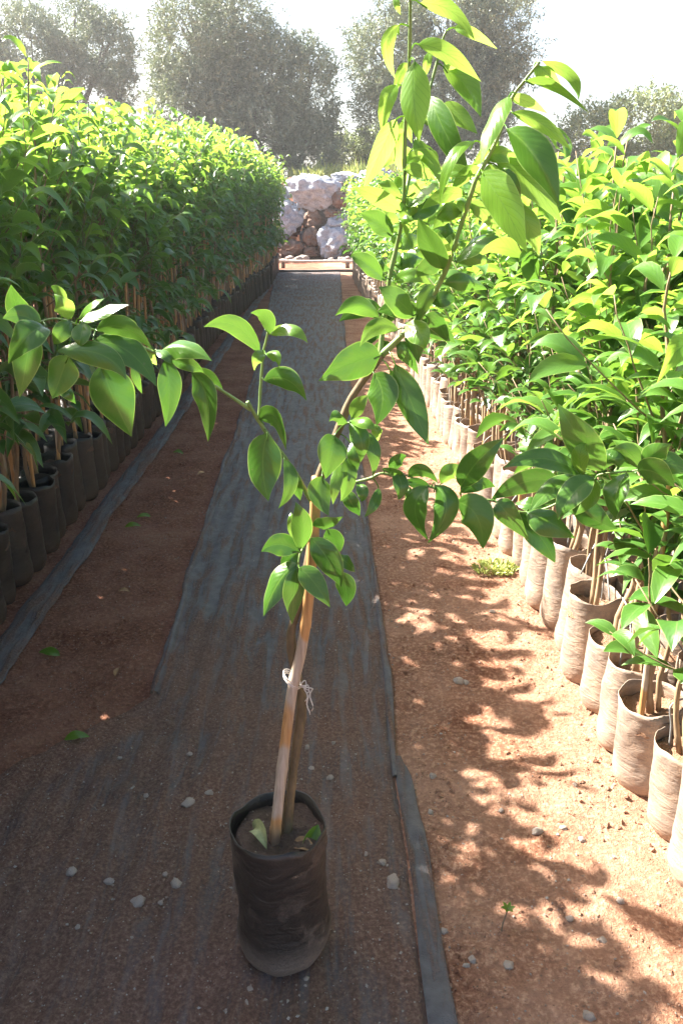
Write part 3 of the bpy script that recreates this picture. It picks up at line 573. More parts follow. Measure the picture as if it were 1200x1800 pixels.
  (-0.2492,1.25,1.2923,-0.2312,1.2268,1.2877,-0.2218,1.23,1.2728,0.0171,0.2,-26,-0.2555,1.2586,1.2868),
  (-0.3273,1.22,1.3255,-0.2828,1.2036,1.3317,-0.2429,1.19,1.3031,0.033,0.3,25,-0.3325,1.2357,1.3231),
  (-0.3303,1.21,1.3115,-0.2794,1.2001,1.2983,-0.2386,1.18,1.251,0.049,0.2,-23,-0.3325,1.2357,1.3231),
  (-0.3705,1.17,1.3053,-0.3058,1.1565,1.301,-0.2745,1.15,1.2671,0.0375,0.3,-9,-0.3773,1.2229,1.3395),
  (-0.323,1.21,1.2786,-0.3067,1.1983,1.2306,-0.2882,1.21,1.1686,0.0685,0.2,6,-0.3165,1.24,1.3167),
  (-0.3663,1.2,1.2929,-0.3799,1.2014,1.2638,-0.3969,1.2,1.2289,0.0496,0.3,23,-0.3586,1.2286,1.3331),
  (-0.3602,1.21,1.3423,-0.3591,1.1812,1.3631,-0.373,1.19,1.3799,0.0294,0.5,-9,-0.3679,1.2257,1.3363),
  (-0.3479,1.21,1.3438,-0.3216,1.1825,1.3644,-0.302,1.19,1.3744,0.0226,0.5,999,-0.3586,1.2286,1.3331),
  (-0.3488,1.22,1.3385,-0.3113,1.2097,1.3533,-0.2727,1.2,1.3638,0.0265,0.45,999,-0.3539,1.23,1.3315),
  (-0.3365,1.19,1.3401,-0.3361,1.1708,1.3255,-0.3406,1.17,1.3107,0.0301,0.4,24,-0.3486,1.2314,1.3294),
  (-0.3575,1.2,1.3412,-0.3636,1.1721,1.3294,-0.3783,1.18,1.3116,0.0259,0.4,3,-0.3679,1.2257,1.3363),
  (-0.2767,1.26,1.2933,-0.2611,1.2512,1.2844,-0.2522,1.26,1.2673,0.0249,0.9,-11,-0.2707,1.2529,1.2956),
  (-0.3099,1.26,1.3121,-0.2918,1.2618,1.3286,-0.2764,1.26,1.3263,0.0194,0.9,-10,-0.3056,1.2429,1.312),
  (-0.2851,1.25,1.2711,-0.2801,1.2405,1.2508,-0.2761,1.25,1.2258,0.0149,0.4,-20,-0.2707,1.2529,1.2956),
  (-0.3903,1.22,1.2432,-0.3741,1.2064,1.2367,-0.3689,1.22,1.2173,0.0199,0.1,-19,-0.4164,1.2114,1.3336),
  (-0.3734,1.23,1.3615,-0.372,1.2103,1.3794,-0.3883,1.23,1.387,0.0218,0.6,-25,-0.3773,1.2229,1.3395),
  (-0.3905,1.19,1.3347,-0.4064,1.1627,1.327,-0.442,1.17,1.2864,0.0487,0.3,27,-0.4015,1.2157,1.3381),
  (-0.4015,1.2,1.3358,-0.4211,1.1926,1.3502,-0.4447,1.18,1.348,0.0343,0.4,2,-0.4064,1.2143,1.3366),
  (-0.4176,1.21,1.3296,-0.4228,1.1928,1.2903,-0.4401,1.19,1.2331,0.0434,0.25,-5,-0.4164,1.2114,1.3336),
  (-0.4213,1.21,1.332,-0.4313,1.2035,1.3607,-0.4301,1.19,1.3931,0.0339,0.4,-15,-0.4213,1.21,1.332),
  (0.2237,1.27,1.0645,0.2406,1.2353,1.1178,0.2798,1.23,1.1578,0.0458,0.2,5,0.2311,1.3086,1.0295),
  (0.1954,1.3,1.0605,0.2099,1.2838,1.0855,0.2332,1.3,1.0831,0.032,0.5,18,0.1937,1.3171,1.0425),
  (0.2276,1.3,1.0442,0.2532,1.2792,1.0671,0.2863,1.3,1.0538,0.0267,0.35,-2,0.2311,1.3086,1.0295),
  (0.1715,1.29,1.0571,0.1501,1.274,1.024,0.1756,1.28,0.9663,0.0537,0.15,999,0.1771,1.3214,1.0482),
  (0.1808,1.27,1.0678,0.1969,1.2424,1.0354,0.1698,1.25,0.9738,0.0451,0.15,-4,0.1822,1.32,1.0478),
  (0.2185,1.27,1.0389,0.2476,1.2436,1.0227,0.2596,1.24,0.966,0.0602,0.35,999,0.2222,1.31,1.0295),
  (0.1169,1.31,1.0837,0.128,1.2908,1.0611,0.1229,1.29,1.0354,0.0296,0.25,-25,0.1087,1.33,1.0667),
  (0.1187,1.33,1.0753,0.1227,1.3153,1.0959,0.1392,1.33,1.1003,0.0274,0.2,23,0.115,1.33,1.0641),
  (0.1398,1.29,1.0761,0.1585,1.2622,1.0947,0.1862,1.27,1.0707,0.0259,0.25,30,0.1338,1.33,1.0561),
  (0.0988,1.31,1.0819,0.1129,1.2889,1.0855,0.1362,1.31,1.0716,0.0174,0.3,40,0.1024,1.33,1.0694),
  (0.1375,1.32,1.0593,0.1614,1.3213,1.0536,0.1813,1.32,1.0478,0.0202,0.15,13,0.1338,1.33,1.0561),
  (0.1406,1.31,1.0515,0.1392,1.2923,1.0451,0.1366,1.31,1.021,0.0141,0.5,16,0.1401,1.33,1.0534),
  (0.3856,1.28,1.0707,0.3259,1.2702,1.0715,0.2759,1.28,1.0378,0.045,0.15,-22,0.4006,1.2671,1.0487),
  (0.2833,1.27,1.0383,0.2996,1.2577,1.0229,0.3425,1.27,0.9689,0.04,0.15,-4,0.2841,1.3,1.0295),
  (0.3275,1.29,1.0104,0.3633,1.2738,0.9723,0.3905,1.27,0.9267,0.0455,0.15,-20,0.3303,1.29,1.0124),
  (0.332,1.26,1.0237,0.3641,1.233,1.0159,0.4099,1.24,0.9848,0.0506,0.3,999,0.3416,1.2871,1.0154),
  (0.4142,1.23,1.0938,0.3369,1.2085,1.1308,0.2768,1.21,1.1152,0.0359,0.35,19,0.4328,1.2486,1.0851),
  (0.4421,1.24,1.0998,0.396,1.2206,1.156,0.3611,1.24,1.2088,0.0548,0.35,-11,0.4462,1.24,1.096),
  (0.4053,1.22,1.099,0.3936,1.211,1.1352,0.4051,1.22,1.1516,0.0304,0.9,-3,0.4328,1.2486,1.0851),
  (0.4075,1.22,1.0952,0.3585,1.2131,1.081,0.3206,1.2,1.0463,0.039,0.4,28,0.4328,1.2486,1.0851),
  (0.4149,1.2,1.1018,0.3794,1.1854,1.0793,0.3605,1.18,1.0404,0.0454,0.3,20,0.4462,1.24,1.096),
  (0.4282,1.23,1.0899,0.4229,1.2286,1.0589,0.4027,1.23,1.0285,0.029,0.5,27,0.4372,1.2457,1.0887),
  (0.4653,1.2,1.1088,0.4446,1.1761,1.082,0.4498,1.18,1.0415,0.046,0.3,999,0.4765,1.2229,1.1045),
  (0.4473,1.25,1.0985,0.459,1.2284,1.1239,0.5001,1.25,1.1019,0.0382,0.3,-3,0.4439,1.2414,1.0942),
  (0.5056,1.24,1.1022,0.4776,1.231,1.1333,0.4534,1.24,1.1354,0.0309,0.35,-1,0.4853,1.2171,1.1081),
  (0.4072,1.26,1.0508,0.4406,1.2497,1.0147,0.4862,1.26,0.9922,0.0448,0.15,13,0.4057,1.265,1.053),
  (0.39,1.29,1.0424,0.3967,1.2887,1.0822,0.4107,1.31,1.1123,0.0231,0.15,-5,0.3853,1.2736,1.0358),
  (0.3776,1.3,1.0165,0.346,1.294,1.0246,0.3269,1.32,1.0178,0.0307,0.1,27,0.37,1.28,1.0229),
  (0.4785,1.19,1.1155,0.4991,1.176,1.1181,0.5301,1.17,1.0963,0.0486,0.3,26,0.4966,1.2086,1.1147),
  (0.4951,1.2,1.1177,0.5007,1.1884,1.1412,0.5206,1.18,1.1613,0.039,0.4,7,0.5003,1.2057,1.1169),
  (0.5036,1.19,1.1245,0.5219,1.1829,1.1292,0.5527,1.17,1.1196,0.0404,0.4,0,0.5078,1.2,1.1213),
  (0.0966,1.3835,1.3087,0.0841,1.3831,1.2979,0.0749,1.4242,1.2647,0.0278,0.16890609864181805,16,0.0988,1.3629,1.3096),
  (0.1012,1.3828,1.3152,0.1056,1.3735,1.3299,0.1115,1.3882,1.3353,0.0323,0.19635756592053627,-12,0.0998,1.3643,1.3166),
  (0.0945,1.3788,1.3384,0.0598,1.3928,1.3338,0.0279,1.425,1.3099,0.0324,0.2326974205383022,5,0.1029,1.3686,1.3374),
  (0.1129,1.3901,1.3373,0.1436,1.3779,1.336,0.1762,1.4026,1.3157,0.0264,0.24889014959360553,8,0.1039,1.37,1.3444),
  (0.1149,1.3921,1.4042,0.1224,1.3862,1.4146,0.1339,1.4301,1.4171,0.0327,0.3818263911690674,19,0.1124,1.37,1.4068),
  (0.1193,1.3987,1.4031,0.1414,1.3899,1.4129,0.1654,1.415,1.4122,0.0373,0.41442546923079926,-19,0.1124,1.37,1.4068),
  (0.1227,1.3907,1.4308,0.1409,1.3815,1.4436,0.163,1.4211,1.4464,0.0299,0.5411680201237311,-18,0.1176,1.37,1.4307),
  (0.1184,1.3826,1.4314,0.1245,1.3874,1.4431,0.1316,1.4063,1.4486,0.0312,0.550844671835349,8,0.1176,1.37,1.4307),
  (0.124,1.3732,1.4696,0.1204,1.3798,1.4772,0.1181,1.3987,1.4813,0.0244,0.5370104084482189,10,0.1232,1.3629,1.4642),
  (0.1206,1.3668,1.4691,0.1039,1.3466,1.4749,0.0907,1.3506,1.4754,0.0278,0.5136891504123038,-10,0.1243,1.3614,1.4709),
  (0.1296,1.364,1.5018,0.1383,1.3474,1.491,0.1509,1.3706,1.4644,0.0219,0.772950747513715,5,0.1276,1.3593,1.5076),
  (0.1276,1.3622,1.4996,0.1288,1.342,1.4831,0.1344,1.3617,1.4415,0.023,0.7069229393649132,-22,0.1257,1.3557,1.4966),
  (0.1306,1.3634,1.5559,0.1413,1.3426,1.5633,0.1538,1.35,1.5668,0.0216,0.9180883452673188,-9,0.1253,1.3457,1.5581),
  (0.1497,1.3326,1.3356,0.1161,1.3255,1.3431,0.0894,1.3695,1.3325,0.0326,0.19718323010937938,-7,0.1534,1.3243,1.3325),
  (0.1656,1.3487,1.3284,0.1869,1.3537,1.3149,0.2134,1.3965,1.2743,0.0303,0.19440663361347554,-8,0.1505,1.3271,1.3274),
  (0.1711,1.332,1.3508,0.1878,1.3319,1.3551,0.2068,1.355,1.3515,0.0235,0.1947994438325129,7,0.1623,1.3157,1.3478),
  (0.171,1.3218,1.3522,0.1898,1.3058,1.36,0.2117,1.3222,1.357,0.0271,0.2804953252745883,-7,0.1652,1.3129,1.3528),
  (0.1874,1.3078,1.382,0.2214,1.3043,1.3846,0.2639,1.3565,1.3684,0.0289,0.32673534615589084,-5,0.1781,1.2986,1.3835),
  (0.1747,1.3086,1.3766,0.1596,1.3081,1.3603,0.1483,1.322,1.3167,0.0279,0.2722743290771775,7,0.1756,1.3014,1.3771),
  (0.1861,1.3048,1.4142,0.159,1.2773,1.4107,0.1391,1.2857,1.3922,0.031,0.44267920517244547,-13,0.187,1.2871,1.4087),
  (0.1976,1.288,1.4175,0.2239,1.2676,1.4229,0.2536,1.2789,1.4157,0.024,0.5311661001924004,-12,0.1885,1.2843,1.4146),
  (0.1975,1.2881,1.4572,0.1752,1.2842,1.4634,0.1601,1.3202,1.4612,0.0292,0.47100755232178737,15,0.1976,1.2671,1.4517),
  (0.1997,1.2789,1.452,0.1903,1.2719,1.4392,0.1871,1.296,1.4055,0.0248,0.5582812630836806,-8,0.1976,1.2671,1.4517),
  (0.2048,1.2626,1.4882,0.2008,1.2471,1.499,0.2041,1.2745,1.505,0.0217,0.7918914410324003,22,0.2058,1.2529,1.4881),
  (0.201,1.2678,1.4858,0.1811,1.263,1.4868,0.1671,1.2881,1.481,0.0295,0.7300053310985875,7,0.2042,1.2557,1.4809),
  (0.2049,1.2568,1.5108,0.172,1.2562,1.5078,0.1472,1.2964,1.4896,0.0248,0.6606194963210569,-11,0.2101,1.2471,1.5057),
  (0.2174,1.2658,1.5141,0.2269,1.2655,1.5204,0.2378,1.2761,1.5231,0.0308,0.6911286092305768,16,0.2114,1.2457,1.5108),
  (0.2265,1.2565,1.5357,0.2438,1.253,1.5391,0.2643,1.2713,1.5374,0.0266,0.7818526932395127,-19,0.2213,1.24,1.5398),
  (0.2131,1.2469,1.5355,0.188,1.2595,1.5413,0.1667,1.2843,1.5384,0.0208,0.9550820083284419,9,0.2182,1.24,1.5341),
  (0.1514,1.365,1.3078,0.1863,1.3688,1.303,0.2228,1.394,1.2779,0.038,0.14391143388949335,19,0.1352,1.3364,1.308),
  (0.1433,1.3564,1.3056,0.1494,1.3489,1.2904,0.1561,1.3458,1.2513,0.0383,0.16339943272219534,23,0.1352,1.3364,1.308),
  (0.1188,1.3498,1.2819,0.1385,1.3499,1.2682,0.16,1.3734,1.2282,0.0305,0.14348503086299363,-22,0.1152,1.3457,1.2852),
  (0.1104,1.3623,1.2818,0.0934,1.3621,1.2728,0.0799,1.3942,1.2436,0.0253,0.21027656949980247,-20,0.1081,1.3471,1.2782),
  (0.1412,1.4047,1.5764,0.1184,1.4183,1.571,0.0987,1.4504,1.5525,0.0328,0.921773281743098,-25,0.1452,1.3914,1.5769),
  (0.1389,1.4052,1.5577,0.1318,1.4142,1.566,0.1276,1.4489,1.5718,0.0303,0.9219563470777382,7,0.1418,1.3871,1.5625),
  (0.1531,1.38,1.6157,0.1848,1.3739,1.6075,0.2085,1.36,1.5751,0.0253,0.9,-13,0.1537,1.3986,1.6107),
  (0.1414,1.37,1.5708,0.1665,1.3585,1.5591,0.1835,1.35,1.5203,0.023,0.8,3,0.1418,1.3871,1.5625),
  (0.1244,1.33,1.5437,0.145,1.3318,1.5438,0.1761,1.35,1.53,0.0232,0.7,-14,0.1256,1.3471,1.546),
  (0.1257,1.35,1.5955,0.1067,1.3449,1.5912,0.0836,1.38,1.576,0.0196,0.9,14,0.1247,1.3414,1.5942),
  (0.2561,1.23,1.6305,0.2789,1.238,1.6279,0.3145,1.26,1.6146,0.0173,0.9,1,0.2562,1.23,1.6291),
  (0.2462,1.25,1.5864,0.2326,1.2477,1.5689,0.2116,1.28,1.5421,0.0224,0.7,-21,0.2432,1.235,1.5854),
  (0.2293,1.25,1.5515,0.2509,1.2416,1.5614,0.2955,1.28,1.5422,0.025,0.7,-15,0.2275,1.24,1.5511),
  (0.2261,1.26,1.5415,0.2006,1.2501,1.5337,0.1877,1.29,1.5039,0.0231,0.6,-7,0.2228,1.24,1.5426),
  (0.1765,1.4,1.7014,0.1934,1.3891,1.6938,0.2184,1.42,1.6686,0.0179,1,13,0.1765,1.4,1.7014),
  (0.1664,1.41,1.6595,0.149,1.4013,1.6545,0.1379,1.43,1.6256,0.0186,0.9,-18,0.1653,1.4,1.6583),
  (0.1281,1.33,1.6796,0.1164,1.3347,1.6744,0.1068,1.36,1.6423,0.0188,0.9,12,0.1258,1.3229,1.6754),
  (0.2108,1.27,1.4954,0.2345,1.2654,1.4869,0.269,1.3,1.4479,0.0255,0.5,9,0.2058,1.2529,1.4881),
  (0.2068,1.28,1.4765,0.1817,1.27,1.4806,0.1654,1.31,1.4517,0.0257,0.5,-23,0.2009,1.2614,1.4663),
]
HERO_CANE = [[-0.107,1.325,0.2781],[-0.0968,1.33,0.3661],[-0.0843,1.34,0.4742],[-0.0639,1.355,0.6235],[-0.045,1.355,0.7125],[-0.0307,1.35,0.8123],[-0.0198,1.348,0.9399],[-0.0115,1.345,1.0592]]

# the single sapling standing on the path
hx, hy = -0.092, 1.345; hz = float(gz(hx, hy)) + 0.012
hero = thing('potted_sapling', 'lone potted citrus sapling tied to a cane, standing on the weed fabric in mid path', 'sapling', (hx, hy, hz))
off = np.array([hx, hy, hz])
link('grow_bag', bag_mesh('hero_bag', M_BAG_HERO, 0.097, 0.330, 0.295, 3, 1.0, 0.085, lean=-0.02), hero)
link('soil', soil_mesh('hero_soil', M_POTSOIL, 0.097, 0.300, 4), hero)
cp = smooth_path(np.array(HERO_CANE) - off, 12); s = np.linspace(0, 1, len(cp))
cr = 0.0112 - 0.0018 * s
for k in (0.07, 0.27, 0.47, 0.66, 0.86): cr = cr * (1 + 0.13 * np.exp(-((s - k) / 0.012) ** 2))
mb = MB(); tube(mb, cp, cr, 14); mb.build('cane', M_CANE, hero)
twig = MB()
for nm, r0, r1, pts in HERO_BRANCHES:
    p = smooth_path(np.array(pts) - off, 5); mb = MB()
    s = np.linspace(0, 1, len(p)); rr = r0 + (r1 - r0) * s ** 0.8
    tube(mb, p, rr * (1 + 0.10 * np.sin(s * 40)), 9, lump=0.08)
    mb.build(nm, M_TRUNK if nm == 'trunk' else M_TWIG, hero)
# string that ties sapling and cane
mb = MB(); ci = int(np.argmin(np.abs(cp[:, 2] - (0.646)))); kn = cp[ci]
for q, (dz, rr) in enumerate([(0, 0.0160), (0.004, 0.0165), (0.009, 0.0158)]):
    a = np.linspace(0, 6.283, 26); tube(mb, np.stack([kn[0] - 0.003 + rr * np.cos(a), kn[1] + 0.010 + rr * 1.25 * np.sin(a), kn[2] + dz - 0.012 * np.cos(a)], -1), 0.0011, 5)
for dx, ln, ph in ((0.014, 0.050, 0.3), (0.020, 0.042, 1.7), (0.010, 0.020, 2.6)):
    t = np.linspace(0, 1, 14); tube(mb, np.stack([kn[0] + 0.014 + dx * np.minimum(t * 2.2, 1) + 0.003 * np.sin(t * 14 + ph), kn[1] - 0.012 + 0.003 * np.cos(t * 11), kn[2] - 0.002 + 0.012 * np.sin(t * 4) - ln * t ** 1.4], -1), 0.0012, 5)
for dx, dz in ((0.020, 0.006), (0.025, -0.004)):
    a = np.linspace(0, 6.283, 18); tube(mb, np.stack([kn[0] + dx + 0.0045 * np.cos(a), kn[1] - 0.012 + 0.003 * np.sin(a * 2), kn[2] + dz + 0.008 * np.sin(a)], -1), 0.0011, 5)
mb.build('string', M_STRING, hero)
HL = np.array([[*x] for x in HERO_LEAVES], float)
B, Mm, T, Wd, age, roll, An = HL[:, 0:3], HL[:, 3:6], HL[:, 6:9], HL[:, 9], HL[:, 10], HL[:, 11], HL[:, 12:15]
ax = unit(T - B); front = unit(np.array([0, 0, 1.5]) - 0.5 * (B + T)); Nn = unit(front - (front * ax).sum(1)[:, None] * ax)
rr = np.radians(roll)[:, None]; Nn = Nn * np.cos(rr) + np.cross(ax, Nn) * np.sin(rr)
hv = unit(front + np.array(sun_dir)); hv = unit(hv - (hv * ax).sum(1)[:, None] * ax); gl = roll > 900; Nn[gl] = hv[gl]   # a few leaves tilted so that they mirror the sun
rs = np.random.RandomState(8)
flip = rs.rand(len(Nn)) < 0.3
mb = MB(); leaves(mb, B - off, Mm - off, T - off, Wd * np.where(age > 0.5, 0.88, 0.96), Nn, np.where(age < 0.5, age * 0.45, age) * 0.9 + 0.1 * rs.rand(len(age)), fold=np.where(flip, -0.2, 0.22) + 0.12 * rs.randn(len(Nn)), ns=14, na=4, wave=0.055, seed=2, cup=0.25)
for k in range(len(B)):
    d = np.linalg.norm(B[k] - An[k])
    if 0.004 < d < 0.09:
        mid = (B[k] + An[k]) / 2 + np.array([0, 0, 0.12 * d]); tube(mb, smooth_path(np.array([An[k], mid, B[k], B[k] + ax[k] * 0.012]) - off, 3), 0.0011, 5, age[k])
mb.build('foliage', M_LEAF_HERO, hero)

# leaves that fell into its bag
def curled_leaf(name, label, base, d, ln, w, mat, up, droop, age=0.3, nrm=(0, 0, 1), fold=0.5):
    base = np.array(base, float); d = np.array(d, float); d = d / np.linalg.norm(d)
    mb = MB(); M_ = base * 0 + d * ln * 0.5 + np.array([0, 0, up]); T_ = d * ln + np.array([0, 0, droop])
    leaves(mb, [np.zeros(3)], [M_], [T_], [w], [np.array(nrm, float)], [age], fold=fold, ns=9, na=3, wave=0.05, seed=int(abs(base[0]) * 1000))
    o = mb.build(name, mat); o.location = base; return tag(o, label, 'leaf', None)
curled_leaf('fallen_leaf', 'wilted pale green leaf lying in the potted sapling\'s bag, left of the cane', (hx - 0.055, hy - 0.005, hz + 0.315), (0.5, -0.85, 0.1), 0.058, 0.030, M_DULL, 0.018, -0.012, 0.7, (-0.2, -0.6, 0.8), 0.8)
curled_leaf('fallen_leaf', 'rolled green leaf against the front right rim inside the sapling\'s bag', (hx + 0.075, hy - 0.005, hz + 0.325), (-0.55, -0.8, -0.35), 0.075, 0.032, M_LEAF_HERO, -0.008, -0.01, 0.5, (0.3, -0.6, 0.6), 0.9)
curled_leaf('fallen_leaf', 'brown dried leaf on the soil inside the potted sapling\'s bag', (hx + 0.025, hy - 0.035, hz + 0.302), (1, -0.5, 0.05), 0.05, 0.03, M_DRYLEAF, 0.008, 0.0, 0.0, (0, -0.3, 1))

# ------------------------------------------------------------------ saplings of the two rows
def plant_data(seed, h, f0, nshoot, spread, lo_hang, LS=1.0):
    """stem path, side shoots and the arrays of all its leaves"""
    rs = np.random.RandomState(seed); z = np.linspace(0.27, h, 12)
    wob = np.cumsum(rs.randn(12, 2) * 0.012, axis=0); stem = np.stack([wob[:, 0], wob[:, 1], z], -1); stem[0, :2] *= 0.3
    shoots = []; B = []; M_ = []; T_ = []; W = []; N = []; A = []
    def leaf(p, d, L, ag, droop):
        d = d / np.linalg.norm(d); pet = d * 0.012; b = p + pet
        B.append(b); M_.append(b + d * L * 0.5 + np.array([0, 0, 0.05 * L])); T_.append(b + d * L * 0.93 + np.array([0, 0, -droop * L]))
        W.append(L * rs.uniform(0.30, 0.43)); nn = np.array([0, 0, 1.0]) + rs.randn(3) * 0.38; N.append(nn); A.append(ag)
    az = rs.rand() * 6.28
    top = f0 + 0.60 * (h - f0)
    def along(path, t, nl, s0, rel, up):
        la = rs.rand() * 6.28
        for q in range(nl):
            s = s0 + (1 - s0) * q / (nl - 1); p = np.array([np.interp(s, t, path[:, c]) for c in range(3)]); la += 2.4 + rs.randn() * 0.25
            dd = np.array([math.cos(la), math.sin(la), 0.0]) * 0.85 + unit(path[-1] - path[0]) * 0.35 + np.array([0, 0, rs.uniform(-0.25, 0.5) * up])
            L = rs.uniform(0.075, 0.165) * LS * (0.75 if q == nl - 1 else 1)
            leaf(p, dd, L, np.clip(0.10 + 0.8 * rel ** 1.5 * (0.45 + 0.55 * s) + rs.randn() * 0.12, 0, 1), rs.uniform(0.05, 0.65 if lo_hang else 0.45))
    for k in range(nshoot):
        zo = f0 + (top - f0) * (k + rs.rand() * 0.8) / nshoot; az += 2.4 + rs.randn() * 0.3
        o = np.array([np.interp(zo, z, stem[:, 0]), np.interp(zo, z, stem[:, 1]), zo]); rel = (zo - f0) / (h - f0)
        low = rel < 0.14 and lo_hang
        el = math.radians(rs.uniform(-35, 10) if low else rs.uniform(22, 66)); L = spread * rs.uniform(0.6, 1.15)
        d = np.array([math.cos(az) * math.cos(el), math.sin(az) * math.cos(el), math.sin(el)])
        t = np.linspace(0, 1, 6); path = o + d * L * t[:, None] + np.array([0, 0, 0.25 * L]) * t[:, None] ** 2 * (-0.6 if low else 1) + rs.randn(6, 3) * 0.006 * t[:, None]
        shoots.append(path); along(path, t, rs.randint(6, 9), 0.2, rel + 0.15, 0.3 if low else 1)
    for k in range(rs.randint(3, 5)):                            # upright young shoots that make the ragged top
        zo = top - rs.uniform(0.0, 0.25); az += 2.1; o = np.array([np.interp(zo, z, stem[:, 0]), np.interp(zo, z, stem[:, 1]), zo]); L = (h - zo) * rs.uniform(0.55, 1.08)
        t = np.linspace(0, 1, 7); lean = rs.uniform(0.12, 0.42); path = o + np.stack([math.cos(az) * lean * L * t ** 0.8, math.sin(az) * lean * L * t ** 0.8, L * t], -1) + rs.randn(7, 3) * 0.007 * t[:, None]
        shoots.append(path); along(path, t, int(L / 0.052) + 2, 0.12, 0.85, 0.8)
    t = np.linspace(0, 1, 12); k0 = int(np.searchsorted(z, top)); along(stem[k0:], np.linspace(0, 1, len(stem) - k0), 9, 0.1, 0.9, 0.9)
    return stem, shoots, [np.array(a) for a in (B, M_, T_, W, N, A)]
BAG_H = 0.325
def make_variant(seed, side):
    rs = np.random.RandomState(seed + 77)
    h = rs.uniform(1.74, 1.98) if side == 'left' else rs.uniform(1.42, 1.62)
    stem, shoots, arr = plant_data(seed, h, 0.74 if side == 'left' else 0.53, 10, 0.34, side == 'left', 1.2 if side == 'left' else 1.22)
    mb = MB(); leaves(mb, *arr[:4], arr[4], arr[5], fold=0.28, ns=7, na=2, wave=0.03, seed=seed)
    fol = mb.mesh('row_foliage', M_LEAF_ROW)
    mb = MB(); rr = np.linspace(0.0085, 0.0022, len(stem)) * (1.15 if side == 'left' else 1.3)
    tube(mb, smooth_path(stem, 2), np.interp(np.linspace(0, 1, 2 * len(stem) - 1), np.linspace(0, 1, len(stem)), rr), 7, lump=0.15)
    for p in shoots: tube(mb, p, np.linspace(0.0034, 0.0013, len(p)), 5)
    if side == 'right':                                          # a second bare shoot from the same root
        q = stem[:6] + np.array([0.035 * (1 if seed % 2 else -1), 0.02, 0]) * np.linspace(0.6, 1.5, 6)[:, None]; tube(mb, smooth_path(q, 2), np.linspace(0.0085, 0.005, 11), 6, lump=0.2)
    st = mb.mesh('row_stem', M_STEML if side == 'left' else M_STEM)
    mb = MB()
    c0 = np.array([rs.uniform(-.03, .03), rs.uniform(-.03, .03), 0.22]); c1 = c0 + np.array([rs.uniform(-.05, .05), rs.uniform(-.05, .05), rs.uniform(0.75, 1.0)])
    t = np.linspace(0, 1, 40)[:, None]; cr = 0.0085 * (1 + 0.15 * (np.abs((t[:, 0] * 4.3) % 1 - 0.5) < 0.05)); tube(mb, c0 + (c1 - c0) * t, cr, 7)
    ca = mb.mesh('row_cane', M_CANE)
    r = 0.084; ov = rs.uniform(0.95, 1.06)
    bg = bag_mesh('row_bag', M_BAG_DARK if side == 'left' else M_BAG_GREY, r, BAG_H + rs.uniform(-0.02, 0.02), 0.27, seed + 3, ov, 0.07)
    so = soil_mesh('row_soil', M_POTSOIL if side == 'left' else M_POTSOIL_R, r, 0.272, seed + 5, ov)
    parts = [('grow_bag', bg), ('soil', so), ('stem', st), ('foliage', fol)]
    parts.append(('cane', ca) if side == 'left' or seed % 3 == 0 else ('drip_tube', drip(seed)))
    return parts, arr, stem, h
def drip(seed):
    rs = np.random.RandomState(seed); mb = MB(); a = rs.uniform(2.4, 4.2); p = np.array([math.cos(a), math.sin(a)]) * 0.055
    pts = [(p[0], p[1], 0.25), (p[0], p[1], 0.34), (p[0] * 1.1, p[1] * 1.1, 0.41), (p[0] * 0.6 + .02, p[1] * 0.6, 0.46), (0.06, 0.03, 0.44), (0.12, 0.05, 0.36)]
    tube(mb, smooth_path(pts, 5), 0.0028, 5); return mb.mesh('row_drip', M_DRIP)
NV = 7
VAR = {s: [make_variant(100 * (s == 'right') + k + 1, s) for k in range(NV)] for s in ('left', 'right')}
COLS = {'left': -1.325 - 0.175 * np.arange(6), 'right': 0.895 + 0.175 * np.arange(7)}
def row_x(side, x, y): return x + (0.27 if side == 'left' else -0.17) * float(sstep(9, 17, y))
rs = np.random.RandomState(42)
LAB = {'left': 'citrus sapling in a dark bag standing in the shaded row left of the path', 'right': 'citrus sapling in a faded grey bag standing in the sunlit row right of the path'}
GRP = {'left': 'saplings along the left of the path', 'right': 'saplings along the right of the path'}
protos = {}; mass = {'left': [], 'right': []}; nplants = 0
def place(side, v, x, y, rz, sc, label):
    tl = rs.randn(2) * math.radians(2.2); z = float(gz(x, y)) - 0.006; key = (side, v)
    if key not in protos:
        r = thing('potted_sapling', label, 'sapling', (x, y, z), rz, GRP[side]); r.scale = sc; r.rotation_euler = (tl[0], tl[1], rz)
        protos[key] = (r, [link(n, me, r) for n, me in VAR[side][v][0]]); return
    r, ch = protos[key]; d = dup(r, ch, 'potted_sapling', (x, y, z), rz, sc, label, GRP[side]); d.rotation_euler = (tl[0], tl[1], rz)
LIMIT = {('left', 0): 19.5, ('left', 1): 10.2, ('right', 0): 18.0, ('right', 1): 11.2}
START = {'left': 0.25, 'right': 1.18}; END = {'left': 19.5, 'right': 18.0}
for side in ('left', 'right'):
    for c, cx in enumerate(COLS[side]):
        y = START[side] + 0.085 * (c % 2)
        while y < END[side]:
            v = rs.randint(NV); x = row_x(side, cx, y) + rs.uniform(-.018, .018); rz = rs.rand() * 6.28 if side == 'left' else rs.rand() * 6.28
            far = float(sstep(3, 16, y)); hs = (1.0 + 0.20 * far if side == 'left' else 0.94 + 0.13 * far) * rs.uniform(0.87, 1.13)
            if side == 'left': hs *= 1.0 + 0.02 * c + 0.05 * (1 - float(sstep(2.2, 3.4, y)))
            sc = (rs.uniform(0.96, 1.04), rs.uniform(0.96, 1.04), 1.0); sc = (sc[0], sc[1], hs)
            if 1.0 < y < LIMIT.get((side, c), -1): place(side, v, x, y, rz, sc, LAB[side]); nplants += 1
            elif c <= 1 or rs.rand() < 0.92: mass[side].append((v, x, y, rz, sc))
            y += rs.uniform(0.162, 0.19)
print('individual saplings', nplants, 'in the mass', len(mass['left']), len(mass['right']))
